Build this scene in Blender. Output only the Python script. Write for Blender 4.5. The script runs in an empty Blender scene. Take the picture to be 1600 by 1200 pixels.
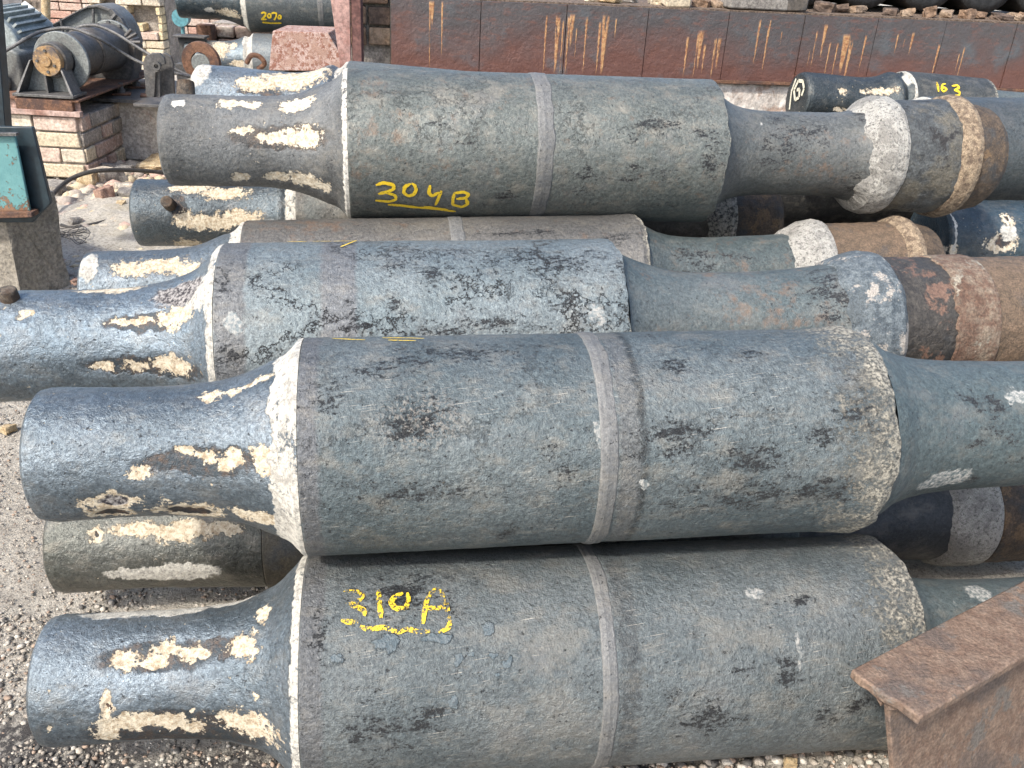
import bpy, bmesh, math, random
import numpy as np
from mathutils import Vector, Matrix
R = math.radians
random.seed(7)
sc = bpy.context.scene
col = sc.collection
# ---------------------------------------------------------------- camera
CAMH = 1.35; PITCH = R(27); ROLL = R(3.3); FPX = 1400.0
r0 = Vector((1, 0, 0)); FW = Vector((0, math.cos(PITCH), -math.sin(PITCH))); u0 = Vector((0, math.sin(PITCH), math.cos(PITCH)))
RT = math.cos(ROLL)*r0 + math.sin(ROLL)*u0; UP = math.cos(ROLL)*u0 - math.sin(ROLL)*r0
CAM = Vector((0, 0, CAMH))
cd = bpy.data.cameras.new("camera"); co = bpy.data.objects.new("camera", cd); col.objects.link(co)
cd.sensor_width = 36; cd.lens = 36*FPX/1600; cd.clip_start = 0.05; cd.clip_end = 500
co.matrix_world = Matrix(((RT.x, UP.x, -FW.x, 0), (RT.y, UP.y, -FW.y, 0), (RT.z, UP.z, -FW.z, CAMH), (0, 0, 0, 1)))
sc.camera = co
# ---------------------------------------------------------------- world, sun, exposure
SUN_EL, SUN_AZ = R(46), R(218)          # azimuth of the sun, clockwise from +Y
w = bpy.data.worlds.new("World"); sc.world = w; w.use_nodes = True
wn = w.node_tree; bg = wn.nodes['Background']
sky = wn.nodes.new('ShaderNodeTexSky'); sky.sky_type = 'NISHITA'; sky.sun_disc = False
sky.sun_elevation = SUN_EL; sky.sun_rotation = SUN_AZ; sky.dust_density = 3.0; sky.air_density = 1.0; sky.ozone_density = 1.0
wn.links.new(sky.outputs[0], bg.inputs[0]); bg.inputs[1].default_value = 0.15
sd = bpy.data.lights.new("sun", 'SUN'); sd.energy = 2.3; sd.angle = R(4.0); sd.color = (1.0, 0.95, 0.87)
so = bpy.data.objects.new("sun", sd); col.objects.link(so)
sdir = Vector((math.sin(SUN_AZ)*math.cos(SUN_EL), math.cos(SUN_AZ)*math.cos(SUN_EL), math.sin(SUN_EL)))
so.rotation_euler = sdir.to_track_quat('Z', 'Y').to_euler(); so.location = (-6, -4, 8)
sc.view_settings.view_transform = 'Standard'; sc.view_settings.look = 'None'
sc.view_settings.exposure = 1.12; sc.view_settings.gamma = 1.0

def at(x, y, Y):                        # a pixel of the 1600 px photograph as a point at depth Y
    d = FW + RT*((x-800)/FPX) + UP*((600-y)/FPX)
    return CAM + d*(Y/d.y)

# ---------------------------------------------------------------- object helpers
def obj(name, me, mats=None, parent=None, loc=None):
    o = bpy.data.objects.new(name, me); col.objects.link(o)
    if mats is not None:
        for m in (mats if isinstance(mats, (list, tuple)) else [mats]): me.materials.append(m)
    if parent is not None: o.parent = parent
    if loc is not None: o.location = loc
    return o
def tag(o, label=None, cat=None, group=None, kind=None):
    if label: o['label'] = label
    if cat: o['category'] = cat
    if group: o['group'] = group
    if kind: o['kind'] = kind
    return o
def empty(name, loc, label=None, cat=None, group=None, rz=0.0, ry=0.0):
    o = bpy.data.objects.new(name, None); col.objects.link(o); o.empty_display_size = 0.1
    o.location = loc; o.rotation_euler = (0, ry, rz)
    return tag(o, label, cat, group)
def mesh(name, verts, faces, smooth=False, uvs=None):
    me = bpy.data.meshes.new(name)
    me.from_pydata([tuple(v) for v in verts], [], [tuple(f) for f in faces]); me.update()
    if smooth: me.polygons.foreach_set('use_smooth', [True]*len(me.polygons))
    return me
def gridmesh(name, P, closed_u=True, smooth=True, uv=None):
    """P: (ns,na,3) array; na is a closed ring when closed_u"""
    ns, na = P.shape[:2]
    idx = np.arange(ns*na).reshape(ns, na)
    if closed_u:
        a = idx[:-1]; b = np.roll(idx, -1, axis=1)[:-1]; c = np.roll(idx, -1, axis=1)[1:]; d = idx[1:]
    else:
        a = idx[:-1, :-1]; b = idx[:-1, 1:]; c = idx[1:, 1:]; d = idx[1:, :-1]
    q = np.stack([a, b, c, d], -1).reshape(-1, 4)
    me = bpy.data.meshes.new(name)
    me.vertices.add(ns*na); me.vertices.foreach_set('co', P.reshape(-1).astype(np.float32))
    n = len(q); me.loops.add(n*4); me.loops.foreach_set('vertex_index', q.reshape(-1).astype(np.int32))
    me.polygons.add(n); me.polygons.foreach_set('loop_start', np.arange(0, n*4, 4, dtype=np.int32))
    me.polygons.foreach_set('use_smooth', np.full(n, smooth))
    if uv is not None:
        ul = me.uv_layers.new(name='UVMap')
        U = uv.reshape(-1, 2)[q.reshape(-1)].astype(np.float32).copy()
        if closed_u:                     # close the seam
            per = uv[0, 1, 1]-uv[0, 0, 1]
            U = U.reshape(-1, 4, 2); jump = (U[:, :, 1].max(1)-U[:, :, 1].min(1)) > per*3
            for k in range(4):
                m = jump & (U[:, k, 1] < uv[0, 0, 1]+per*1.5); U[m, k, 1] += per*na
            U = U.reshape(-1, 2)
        ul.data.foreach_set('uv', U.reshape(-1))
    me.update(calc_edges=True); me.validate()
    return me
_rng = np.random.RandomState(3)
_T = _rng.rand(64, 64, 64)
def vn(x, y, z):
    xi, yi, zi = np.floor(x).astype(int), np.floor(y).astype(int), np.floor(z).astype(int)
    fx, fy, fz = x-xi, y-yi, z-zi
    fx = fx*fx*(3-2*fx); fy = fy*fy*(3-2*fy); fz = fz*fz*(3-2*fz)
    def g(a, b, c): return _T[(xi+a) & 63, (yi+b) & 63, (zi+c) & 63]
    return (((g(0,0,0)*(1-fx)+g(1,0,0)*fx)*(1-fy)+(g(0,1,0)*(1-fx)+g(1,1,0)*fx)*fy)*(1-fz)
          + ((g(0,0,1)*(1-fx)+g(1,0,1)*fx)*(1-fy)+(g(0,1,1)*(1-fx)+g(1,1,1)*fx)*fy)*fz)*2-1
def fbm(x, y, z, o=4):
    s = 0; a = 1.0; t = 0
    for i in range(o):
        s = s+a*vn(x*2**i+i*7.3, y*2**i+i*3.1, z*2**i+i*5.7); t += a; a *= .5
    return s/t
class MB:
    def __init__(s): s.v = []; s.f = []
    def add(s, v, f):
        n = len(s.v); s.v += [Vector(p) for p in v]; s.f += [tuple(i+n for i in q) for q in f]
        return s
    def box(s, c, d, rz=0, rx=0, ry=0, jit=0):
        m = Matrix.Rotation(rz, 3, 'Z') @ Matrix.Rotation(rx, 3, 'X') @ Matrix.Rotation(ry, 3, 'Y')
        v = [Vector(c)+m @ Vector((sx*d[0]/2+random.uniform(-jit, jit), sy*d[1]/2+random.uniform(-jit, jit), sz*d[2]/2+random.uniform(-jit, jit))) for sz in (-1, 1) for sy in (-1, 1) for sx in (-1, 1)]
        return s.add(v, [(0,2,3,1), (4,5,7,6), (0,1,5,4), (2,6,7,3), (0,4,6,2), (1,3,7,5)])
    def prism(s, pts, off):              # polygon pts extruded by vector off
        n = len(pts); off = Vector(off)
        v = [Vector(p) for p in pts]+[Vector(p)+off for p in pts]
        return s.add(v, [tuple(range(n))[::-1], tuple(range(n, 2*n))]+[(i, (i+1) % n, (i+1) % n+n, i+n) for i in range(n)])
    def cyl(s, p0, p1, r0, r1=None, n=24, caps=True):
        p0 = Vector(p0); p1 = Vector(p1); r1 = r0 if r1 is None else r1
        a = (p1-p0).normalized(); u = a.orthogonal().normalized(); w_ = a.cross(u)
        v = [p0+(u*math.cos(t)+w_*math.sin(t))*r0 for t in [2*math.pi*i/n for i in range(n)]]
        v += [p1+(u*math.cos(t)+w_*math.sin(t))*r1 for t in [2*math.pi*i/n for i in range(n)]]
        f = [(i, (i+1) % n, (i+1) % n+n, i+n) for i in range(n)]
        if caps: f += [tuple(range(n))[::-1], tuple(range(n, 2*n))]
        return s.add(v, f)
    def ring(s, c, a, ro, ri, t, n=40):   # flat washer
        c = Vector(c); a = Vector(a).normalized(); u = a.orthogonal().normalized(); w_ = a.cross(u)
        v = []
        for i in range(n):
            d = u*math.cos(2*math.pi*i/n)+w_*math.sin(2*math.pi*i/n)
            v += [c+d*ro-a*t/2, c+d*ro+a*t/2, c+d*ri+a*t/2, c+d*ri-a*t/2]
        f = []
        for i in range(n):
            j = (i+1) % n
            for k in range(4): f.append((i*4+k, j*4+k, j*4+(k+1) % 4, i*4+(k+1) % 4))
        return s.add(v, f)
    def tube(s, pts, r, n=10):
        pts = [Vector(p) for p in pts]
        P = []
        for i in range(len(pts)-1):       # Catmull-Rom
            a, b, c, d = pts[max(i-1, 0)], pts[i], pts[i+1], pts[min(i+2, len(pts)-1)]
            for k in range(6):
                t = k/6; P.append(.5*((2*b)+(c-a)*t+(2*a-5*b+4*c-d)*t*t+(3*b-a-3*c+d)*t**3))
        P.append(pts[-1]); v = []; u = None
        for i, p in enumerate(P):
            t = (P[min(i+1, len(P)-1)]-P[max(i-1, 0)]).normalized()
            if u is None: u = t.orthogonal().normalized()
            u = (u-t*u.dot(t)).normalized(); w_ = t.cross(u)
            v += [p+(u*math.cos(2*math.pi*k/n)+w_*math.sin(2*math.pi*k/n))*r for k in range(n)]
        f = [(i*n+k, i*n+(k+1) % n, (i+1)*n+(k+1) % n, (i+1)*n+k) for i in range(len(P)-1) for k in range(n)]
        f += [tuple(range(n))[::-1], tuple(range(len(v)-n, len(v)))]
        return s.add(v, f)
    def build(s, name, mat, parent=None, bevel=0, smooth=None):
        inv = Vector(parent.location) if parent is not None and parent.parent is None else Vector((0, 0, 0))
        if parent is not None and parent.parent is not None: inv = Vector(parent.parent.location)
        me = mesh(name, [p-inv for p in s.v], s.f)
        bm = bmesh.new(); bm.from_mesh(me); bmesh.ops.recalc_face_normals(bm, faces=bm.faces[:]); bm.to_mesh(me); bm.free()
        o = obj(name, me, mat, parent)
        if bevel:
            b = o.modifiers.new('bevel', 'BEVEL'); b.width = bevel; b.segments = 2; b.limit_method = 'ANGLE'; b.angle_limit = R(40)
        if smooth or smooth is None:
            me.polygons.foreach_set('use_smooth', [True]*len(me.polygons))
            me.set_sharp_from_angle(angle=R(35)) if hasattr(me, 'set_sharp_from_angle') else None
        return o

# ---------------------------------------------------------------- node helpers
class NG:
    def __init__(s, name):
        s.m = bpy.data.materials.new(name); s.m.use_nodes = True; s.t = s.m.node_tree
        s.b = s.t.nodes['Principled BSDF']; s.tc = s.t.nodes.new('ShaderNodeTexCoord')
        s.obj = s.tc.outputs['Object']; s.uv = s.tc.outputs['UV']
    def put(s, sock, v):
        if v is None: return
        if isinstance(v, bpy.types.NodeSocket): s.t.links.new(v, sock)
        else:
            if hasattr(sock.default_value, '__len__') and len(sock.default_value) == 4 and len(v) == 3: v = (*v, 1)
            sock.default_value = v
    def M(s, op, a, b=None, c=None, clamp=False):
        n = s.t.nodes.new('ShaderNodeMath'); n.operation = op; n.use_clamp = clamp
        s.put(n.inputs[0], a); s.put(n.inputs[1], b); s.put(n.inputs[2], c); return n.outputs[0]
    def V(s, op, a, b=None):
        n = s.t.nodes.new('ShaderNodeVectorMath'); n.operation = op
        s.put(n.inputs[0], a); s.put(n.inputs[1], b); return n.outputs['Value' if op == 'LENGTH' else 'Vector']
    def noise(s, vec, scale, detail=3, rough=.55, dist=0, color=False):
        n = s.t.nodes.new('ShaderNodeTexNoise'); s.put(n.inputs['Vector'], vec)
        n.inputs['Scale'].default_value = scale; n.inputs['Detail'].default_value = detail
        n.inputs['Roughness'].default_value = rough; n.inputs['Distortion'].default_value = dist
        return n.outputs['Color' if color else 'Fac']
    def vor(s, vec, scale, feat='F1', out='Distance', rnd=1.0):
        n = s.t.nodes.new('ShaderNodeTexVoronoi'); n.feature = feat; s.put(n.inputs['Vector'], vec)
        n.inputs['Scale'].default_value = scale; n.inputs['Randomness'].default_value = rnd
        return n.outputs[out]
    def st(s, v, lo, hi, a=0.0, b=1.0):   # clamped linear remap
        n = s.t.nodes.new('ShaderNodeMapRange'); s.put(n.inputs[0], v)
        n.inputs[1].default_value = lo; n.inputs[2].default_value = hi; n.inputs[3].default_value = a; n.inputs[4].default_value = b
        return n.outputs[0]
    def mix(s, f, a, b, mode='MIX'):
        n = s.t.nodes.new('ShaderNodeMix'); n.data_type = 'RGBA'; n.blend_type = mode
        s.put(n.inputs[0], f); s.put(n.inputs[6], a); s.put(n.inputs[7], b); return n.outputs[2]
    def comb(s, x, y, z=0.0):
        n = s.t.nodes.new('ShaderNodeCombineXYZ'); s.put(n.inputs[0], x); s.put(n.inputs[1], y); s.put(n.inputs[2], z); return n.outputs[0]
    def sep(s, v):
        n = s.t.nodes.new('ShaderNodeSeparateXYZ'); s.put(n.inputs[0], v); return n.outputs
    def bump(s, h, dist, strength=1.0):
        n = s.t.nodes.new('ShaderNodeBump'); s.put(n.inputs['Height'], h)
        n.inputs['Distance'].default_value = dist; n.inputs['Strength'].default_value = strength
        s.t.links.new(n.outputs[0], s.b.inputs['Normal'])
    def done(s, color, rough=.6, metal=0.0, spec=.5):
        s.put(s.b.inputs['Base Color'], color); s.put(s.b.inputs['Roughness'], rough); s.put(s.b.inputs['Metallic'], metal)
        s.b.inputs['Specular IOR Level'].default_value = spec
        return s.m
    def ell(s, uv, lst, soft=(1.08, .9)):
        """union of ellipses (u,v,a,b) in uv metres -> 0..1"""
        d = None
        for (u, v, a, b) in lst:
            q = s.V('SUBTRACT', uv, (u, v, 0)); q = s.V('MULTIPLY', q, (1/max(a, .001), 1/max(b, .001), 0)); l = s.V('LENGTH', q)
            d = l if d is None else s.M('MINIMUM', d, l)
        return s.st(d, soft[0], soft[1])

def lin(c):                              # sRGB 0-255 to linear
    return tuple(((x/255)/12.92 if x/255 <= .04045 else ((x/255+.055)/1.055)**2.4) for x in c)
# ================================================================ the rolls
def paint(name, feats=(), base=(.105, .13, .130), base2=(.148, .17, .166), blotch=.5, tan=.35, rust=.0, blue=None,
          warp=.006, rough=.45, metal=.35, rim=None, crust=None, bumpd=.0022, seed=0.0, ringlines=.3, scratch=.4, crack=.0, bands=(), specks=.4, grain=1.0):
    g = NG(name); P = g.V('ADD', g.obj, (seed*3.7, seed*1.3, seed*2.1)); uv = g.uv
    big = g.noise(P, 5, 3); med = g.noise(P, 22, 5, .6); fin = g.noise(P, 130, 5, .65); grit = g.noise(P, 420, 3, .6)
    wn_ = g.V('SUBTRACT', g.noise(P, 45, 5, .65, color=True), (.5, .5, .5)); wn2 = g.V('MULTIPLY', wn_, (warp*6.5, warp*6.5, 0))
    wb = g.V('MULTIPLY', g.V('SUBTRACT', g.noise(P, 11, 2, .5, color=True), (.5, .5, .5)), (warp*4, warp*4, 0))
    wuv = g.V('ADD', g.V('ADD', uv, wn2), wb)
    S = g.sep(uv)
    F = {}
    for (u, v, a, b, t) in feats: F.setdefault(t, []).append((u, v, a, b))
    def zone(t): return g.ell(wuv, F[t], (1.45, .2)) if t in F else None
    c = g.mix(g.st(big, .38, .62), base, base2)
    if blue: c = g.mix(g.st(med, .35, .65), c, blue)
    for (b0, b1, bc, st_) in bands:      # bare tooled bands round the barrel
        sx = g.M('ADD', S[0], g.M('MULTIPLY', g.M('SUBTRACT', g.noise(P, 30, 5, .7), .5), .022)); e_ = .004
        bm1 = g.M('MULTIPLY', g.M('MULTIPLY', g.st(sx, b0-e_, b0+e_), g.st(sx, b1+e_, b1-e_)), st_)
        lines_ = g.noise(g.V('MULTIPLY', uv, (700, 9, 1)), 1, 3, .6)
        bm1 = g.M('MULTIPLY', bm1, g.st(g.noise(P, 60, 5, .8), .38, .50)) if sum(bc) < .3 else bm1
        c = g.mix(bm1, c, g.mix(g.st(lines_, .35, .65), bc, tuple(x*1.35 for x in bc)))
    salt = g.noise(g.V('ADD', P, (2, 2, 2)), 300, 4, .8)
    c = g.mix(g.st(fin, .34, .62, .85*grain, .0), c, g.mix(1.0, c, (.45, .45, .46), 'MULTIPLY'))
    c = g.mix(g.st(salt, .54, .68, 0, .7*grain), c, g.mix(1.0, c, (1.9, 1.85, 1.75), 'MULTIPLY'))
    c = g.mix(g.st(salt, .45, .32, 0, .6*grain), c, g.mix(1.0, c, (.35, .35, .36), 'MULTIPLY'))
    # tan dust
    zt = zone('t'); tn = g.noise(g.V('MULTIPLY', P, (1, 1.6, 1.6)), 17, 6, .68)
    if zt is not None: tn = g.M('MULTIPLY_ADD', zt, .16, tn)
    c = g.mix(g.M('MULTIPLY', g.st(tn, .50, .68), tan), c, (.27, .245, .20))
    # purple-grey worn film
    pn = g.noise(g.V('ADD', P, (5, 9, 2)), 9, 6, .7)
    c = g.mix(g.st(pn, .56, .66, 0, .35), c, (.145, .145, .142))
    # rust
    zr = zone('r')
    if rust or zr is not None:
        rn = g.noise(g.V('ADD', P, (3, 1, 7)), 30, 6, .7)
        if zr is not None: rn = g.M('MULTIPLY_ADD', zr, .13, rn)
        c = g.mix(g.M('MULTIPLY', g.st(rn, .60-.1*rust, .76-.1*rust), .55), c, (.19, .115, .07))
    # circumferential tool lines and axial scratches
    ring = g.noise(g.V('MULTIPLY', uv, (900, 14, 1)), 1, 3, .6)
    c = g.mix(g.M('MULTIPLY', g.st(ring, .52, .66), .25*ringlines), c, (.30, .30, .29))
    dirn = g.noise(P, 3, 1)
    sv = g.comb(g.M('ADD', S[0], g.M('MULTIPLY', S[1], .35)), g.M('SUBTRACT', S[1], g.M('MULTIPLY', S[0], -.12)))
    scr = g.noise(g.V('MULTIPLY', sv, (22, 640, 1)), 1, 2, .5)
    c = g.mix(g.M('MULTIPLY', g.M('MULTIPLY', g.st(scr, .64, .72), g.st(g.noise(P, 8, 2), .46, .60)), scratch), c, (.42, .40, .35))
    # black blotches
    bn = g.M('ADD', g.M('MULTIPLY', g.noise(g.V('MULTIPLY', g.V('ADD', P, (1, 2, 3)), (.5, 1.25, 1.25)), 46, 8, .78), .5), g.M('MULTIPLY', g.noise(P, 170, 6, .85), .5))
    bl = g.noise(g.V('ADD', P, (8, 1, 4)), 6, 2)
    bsum = g.M('MULTIPLY_ADD', g.st(bl, .45, .8), .075*blotch, bn)
    zk = zone('k')
    if zk is not None:
        sk = g.noise(g.V('MULTIPLY', g.comb(g.M('ADD', S[0], g.M('MULTIPLY', S[1], -.3)), g.M('ADD', S[1], g.M('MULTIPLY', S[0], .3))), (16, 170, 1)), 1, 4, .65)
        bsum = g.M('ADD', bsum, g.M('MULTIPLY', zk, g.M('MULTIPLY_ADD', g.M('SUBTRACT', sk, .5), .22, .098)))
    zp = zone('p')
    if zp is not None:
        fin = g.M('ADD', fin, g.M('MULTIPLY', zp, g.M('MULTIPLY', g.M('SUBTRACT', g.noise(P, 150, 3, .6), .5), 2.2)))
        bsum = g.M('MULTIPLY_ADD', zp, .09, bsum)
        c = g.mix(g.M('MULTIPLY', zp, g.st(fin, .5, .6)), c, (.26, .24, .21))
    fade = g.st(bsum, .55, .62); black = g.st(bsum, .608, .632)
    c = g.mix(g.M('MULTIPLY', fade, .28), c, (.10, .10, .098)); c = g.mix(g.M('MULTIPLY', black, .95), c, (.018, .019, .021))
    pit = g.st(g.noise(g.V('ADD', P, (4, 4, 9)), 120, 4, .65), .645, .68)
    c = g.mix(g.M('MULTIPLY', pit, .85), c, (.02, .02, .022))
    h = g.M('ADD', g.M('MULTIPLY', med, .5), g.M('ADD', g.M('MULTIPLY', fin, .75), g.M('MULTIPLY', grit, .35)))
    h = g.M('SUBTRACT', h, g.M('MULTIPLY', g.M('ADD', black, pit, clamp=True), .18))
    if crack:
        cw = g.V('ADD', P, g.V('MULTIPLY', wn_, (.12, .12, .12)))
        cv = g.vor(g.V('MULTIPLY', cw, (.55, 1.3, 1.3)), 7, 'DISTANCE_TO_EDGE'); ck = g.M('MULTIPLY', g.st(cv, .022, .004), g.st(g.noise(P, 6.3, 2), .47, .53))
        ck = g.M('MULTIPLY', ck, crack)
        c = g.mix(ck, c, (.03, .028, .027)); h = g.M('SUBTRACT', h, g.M('MULTIPLY', ck, .5))
    rgh = g.st(med, .3, .7, rough-.07, rough+.12)
    # patches with outlines of their own
    def patch(t, colour, hh, roughv, edge=None):
        nonlocal c, h, rgh
        if t not in F: return
        m = g.ell(wuv, F[t])
        if t == 'c':
            m = g.st(g.M('ADD', g.M('MULTIPLY_ADD', g.noise(P, 150, 4, .7), .35, g.M('MULTIPLY', g.noise(P, 48, 5, .75), .65)), g.M('MULTIPLY', g.ell(wuv, F[t], (1.6, .35)), .30)), .62, .645)
            e = g.M('MULTIPLY', g.ell(wuv, F[t], (1.4, 1.0)), .5); c = g.mix(g.M('MULTIPLY', e, g.st(fin, .42, .6)), c, (.085, .06, .042))
        c = g.mix(m, c, colour); h = g.M('MULTIPLY_ADD', m, hh, h); rgh = g.mix(m, rgh, (roughv,)*3)
    cream = g.mix(g.st(g.noise(P, 90, 6, .8), .38, .56), (.38, .30, .20), (.66, .60, .48))
    white = g.mix(g.st(g.noise(P, 110, 6, .8), .34, .54), (.25, .24, .22), (.60, .58, .52)); white = g.mix(g.st(g.noise(g.V('ADD', P, (6, 2, 8)), 20, 5, .7), .54, .66, 0, .75), white, (.30, .285, .255))
    patch('d', g.mix(g.st(g.noise(P, 55, 6, .8), .46, .66), tuple(x*.42 for x in base), (.10, .072, .055)), -.3, .5)
    patch('c', cream, -.35, .9)
    patch('b', g.mix(g.st(g.noise(P, 50, 6, .8), .46, .62), (.035, .037, .04), (.12, .075, .05)), -.35, .6)
    patch('w', white, .3, .9); patch('v', g.mix(g.st(fin, .4, .62), base2, (.42, .41, .38)), .1, .8)
    patch('g', g.mix(g.st(fin, .42, .6), (.05, .045, .05), (.40, .38, .36)), -.3, .85)
    patch('u', g.mix(g.st(fin, .4, .6), (.095, .125, .14), (.15, .175, .185)), .6, .5)
    if specks:
        vv = g.vor(g.V('ADD', P, wn_), 75); rn_ = g.vor(g.V('ADD', P, wn_), 75, out='Color')
        m = g.M('MULTIPLY', g.st(vv, .24, .16), g.M('GREATER_THAN', g.sep(rn_)[0], 1-.10*specks)); c = g.mix(m, c, (.62, .60, .54))
    if rim:                              # white lime left on the shoulder: (s0, amplitude)
        rm = g.M('ADD', S[0], g.M('MULTIPLY', g.M('SUBTRACT', g.noise(g.comb(0, S[1], seed), 26, 3), .5), rim[1]*3.0)); rm = g.M('ADD', rm, g.M('MULTIPLY', g.M('SUBTRACT', g.noise(P, 90, 4), .5), .012))
        m = g.st(rm, rim[0], rim[0]+.002); m = g.M('MULTIPLY', m, g.st(g.M('ADD', g.noise(P, 70, 5, .8), g.M('MULTIPLY', g.M('SUBTRACT', g.noise(P, 12, 2), .5), .5)), .33, .40))
        c = g.mix(m, c, white); h = g.M('MULTIPLY_ADD', m, .5, h); rgh = g.mix(m, rgh, (.9,)*3)
    if crust:                            # pale crust near the right edge: (s_edge, width)
        cr = g.st(g.M('ADD', S[0], g.M('MULTIPLY', g.M('SUBTRACT', g.noise(P, 16, 5, .7), .5), crust[1]*3)), crust[0]-crust[1], crust[0])
        cf = g.st(g.M('MULTIPLY_ADD', cr, .42, g.noise(P, 85, 6, .8)), .62, .86, 0, .92)
        c = g.mix(cf, c, g.mix(g.st(g.noise(P, 170, 4, .7), .4, .58), (.085, .082, .072), (.40, .375, .31))); h = g.M('MULTIPLY_ADD', cf, .5, h); rgh = g.mix(cf, rgh, (.9,)*3)
    g.bump(h, bumpd*1.25)
    return g.done(c, rgh, metal)

def rough_mat(name, cols, scale=60, bumpd=.003, rough=.9, thr=(.42, .58), big=None, lines=0.0, seed=0, metal=0.0, dirt=0.0):
    g = NG(name); P = g.V('ADD', g.obj, (seed, seed*2, 0)); n = g.noise(P, scale, 7, .75); n2 = g.noise(P, scale*.18, 5, .65); f = g.noise(P, scale*5, 3, .6)
    c = g.mix(g.st(n, *thr), cols[0], cols[1])
    if len(cols) > 2: c = g.mix(g.st(n2, .50, .60), c, cols[2])
    if len(cols) > 3: c = g.mix(g.st(g.noise(g.V('ADD', P, (5, 5, 5)), scale*.25, 6, .7), .56, .60), c, cols[3])
    c = g.mix(g.st(f, .38, .64, 0, .75), c, g.mix(1.0, c, (.42, .42, .42), 'MULTIPLY'))
    c = g.mix(g.st(g.noise(P, scale*2.2, 5, .8), .52, .68, 0, .5), c, g.mix(1.0, c, (1.6, 1.55, 1.45), 'MULTIPLY'))
    if dirt: c = g.mix(g.M('MULTIPLY', g.st(g.M('ADD', g.noise(P, 14, 4, .7), g.M('MULTIPLY', f, .25)), .60, .72), dirt), c, (.13, .125, .115))
    g.bump(g.M('ADD', g.M('ADD', n, g.M('MULTIPLY', n2, .8)), g.M('MULTIPLY', f, .3)), bumpd)
    return g.done(c, rough, metal)

def lathe(name, prof, root, mat, ns=120, na=220, amp=.0012, fr=9, uvr=.11, jl=0, jr=0, jf=8, lumps=(), seed=0.0, fine=.0004, rr=None, smooth=True):
    """surface of revolution about local x; prof [(s,r)]; jl/jr shift the left/right ends along s by a ragged outline"""
    prof = sorted(prof, key=lambda p: p[2]) if len(prof[0]) == 3 else prof
    s_ = np.array([p[0] for p in prof], float); r_ = np.array([p[1] for p in prof], float)
    L = np.concatenate([[0], np.cumsum(np.hypot(np.diff(s_), np.diff(r_)))])
    t = np.linspace(0, L[-1], ns)
    t = np.unique(np.concatenate([t, L])); s = np.interp(t, L, s_); r = np.interp(t, L, r_)
    if rr: pass
    ph = np.linspace(-math.pi, math.pi, na, endpoint=False)
    S, PH = np.meshgrid(s, ph, indexing='ij'); Rr = np.repeat(r[:, None], na, 1)
    X0, Y0, Z0 = S, -np.maximum(Rr, .03)*np.sin(PH), np.maximum(Rr, .03)*np.cos(PH)
    k = np.clip(Rr/.05, 0, 1)
    D = amp*fbm(X0*fr+seed, Y0*fr+seed*2, Z0*fr, 4)+fine*fbm(X0*90, Y0*90+seed, Z0*90, 2)
    for (u, v, a, b, h) in lumps:
        d = np.hypot((S-u)/a, (PH*uvr-v)/b); D = D+h*np.clip(1-d*d/1.7, 0, 1)**1.2
    Rr = Rr+D*k
    ew = lambda f: fbm(np.cos(PH)*f*.3+seed, np.sin(PH)*f*.3, 0*PH+seed, 4)
    tt = (t/L[-1])[:, None]
    if jl: S = S+jl*ew(jf)*np.clip(1-tt*2, 0, 1)
    if jr: S = S+jr*ew(jf)*np.clip(tt*2-1, 0, 1)
    P = np.stack([S, -Rr*np.sin(PH), Rr*np.cos(PH)], -1)
    UV = np.stack([np.repeat(s[:, None], na, 1), PH*uvr], -1)
    return obj(name, gridmesh(name, P, True, smooth, UV), mat, root)

def pf(pts, n=8):                        # smooth a coarse profile (monotone cubic-ish resample)
    pts = np.array(pts, float); out = []
    for i in range(len(pts)-1):
        a, b, c, d = pts[max(i-1, 0)], pts[i], pts[i+1], pts[min(i+2, len(pts)-1)]
        for k in range(n):
            u = k/n; out.append(tuple(.5*((2*b)+(c-a)*u+(2*a-5*b+4*c-d)*u*u+(3*b-a-3*c+d)*u**3)))
    out.append(tuple(pts[-1])); return out

def strokes(root, lines, Rb, mat, wdt=.0052, label='yellow painted number', name='painted_number', lift=.0022):
    v = []; f = []; rnd = random.Random(len(lines))
    for ln in lines:
        pts = [Vector((p[0], p[1]*Rb)) for p in ln]; P = []
        for i in range(len(pts)-1):
            n = max(2, int((pts[i+1]-pts[i]).length/.003))
            for k in range(n): P.append(pts[i].lerp(pts[i+1], k/n))
        P.append(pts[-1]); Q = P[:]
        for _ in range(2): Q = [Q[0]]+[(Q[i-1]+Q[i]*2+Q[i+1])/4 for i in range(1, len(Q)-1)]+[Q[-1]]
        b0 = len(v)
        for i, q in enumerate(Q):
            t = (Q[min(i+1, len(Q)-1)]-Q[max(i-1, 0)]).normalized(); nn = Vector((-t.y, t.x))
            if i == 0: wk = 1.0
            wk = wk*.8+.2*rnd.uniform(.45, 1.55); ww = wdt*wk*min(1, .55+.15*min(i, len(Q)-1-i)); e = nn*ww/2
            for sgn in (-1, 0, 1):
                p = q+e*sgn+Vector((rnd.uniform(-1, 1), rnd.uniform(-1, 1)))*.0003
                ph = p.y/Rb; rr = Rb+lift
                v.append((p.x, -rr*math.sin(ph), rr*math.cos(ph)))
            if i:
                a = b0+(i-1)*3
                f += [(a, a+1, a+4, a+3), (a+1, a+2, a+5, a+4)]
    o = obj(name, mesh(name, v, f), mat, root); o['label'] = label
    return o
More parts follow.
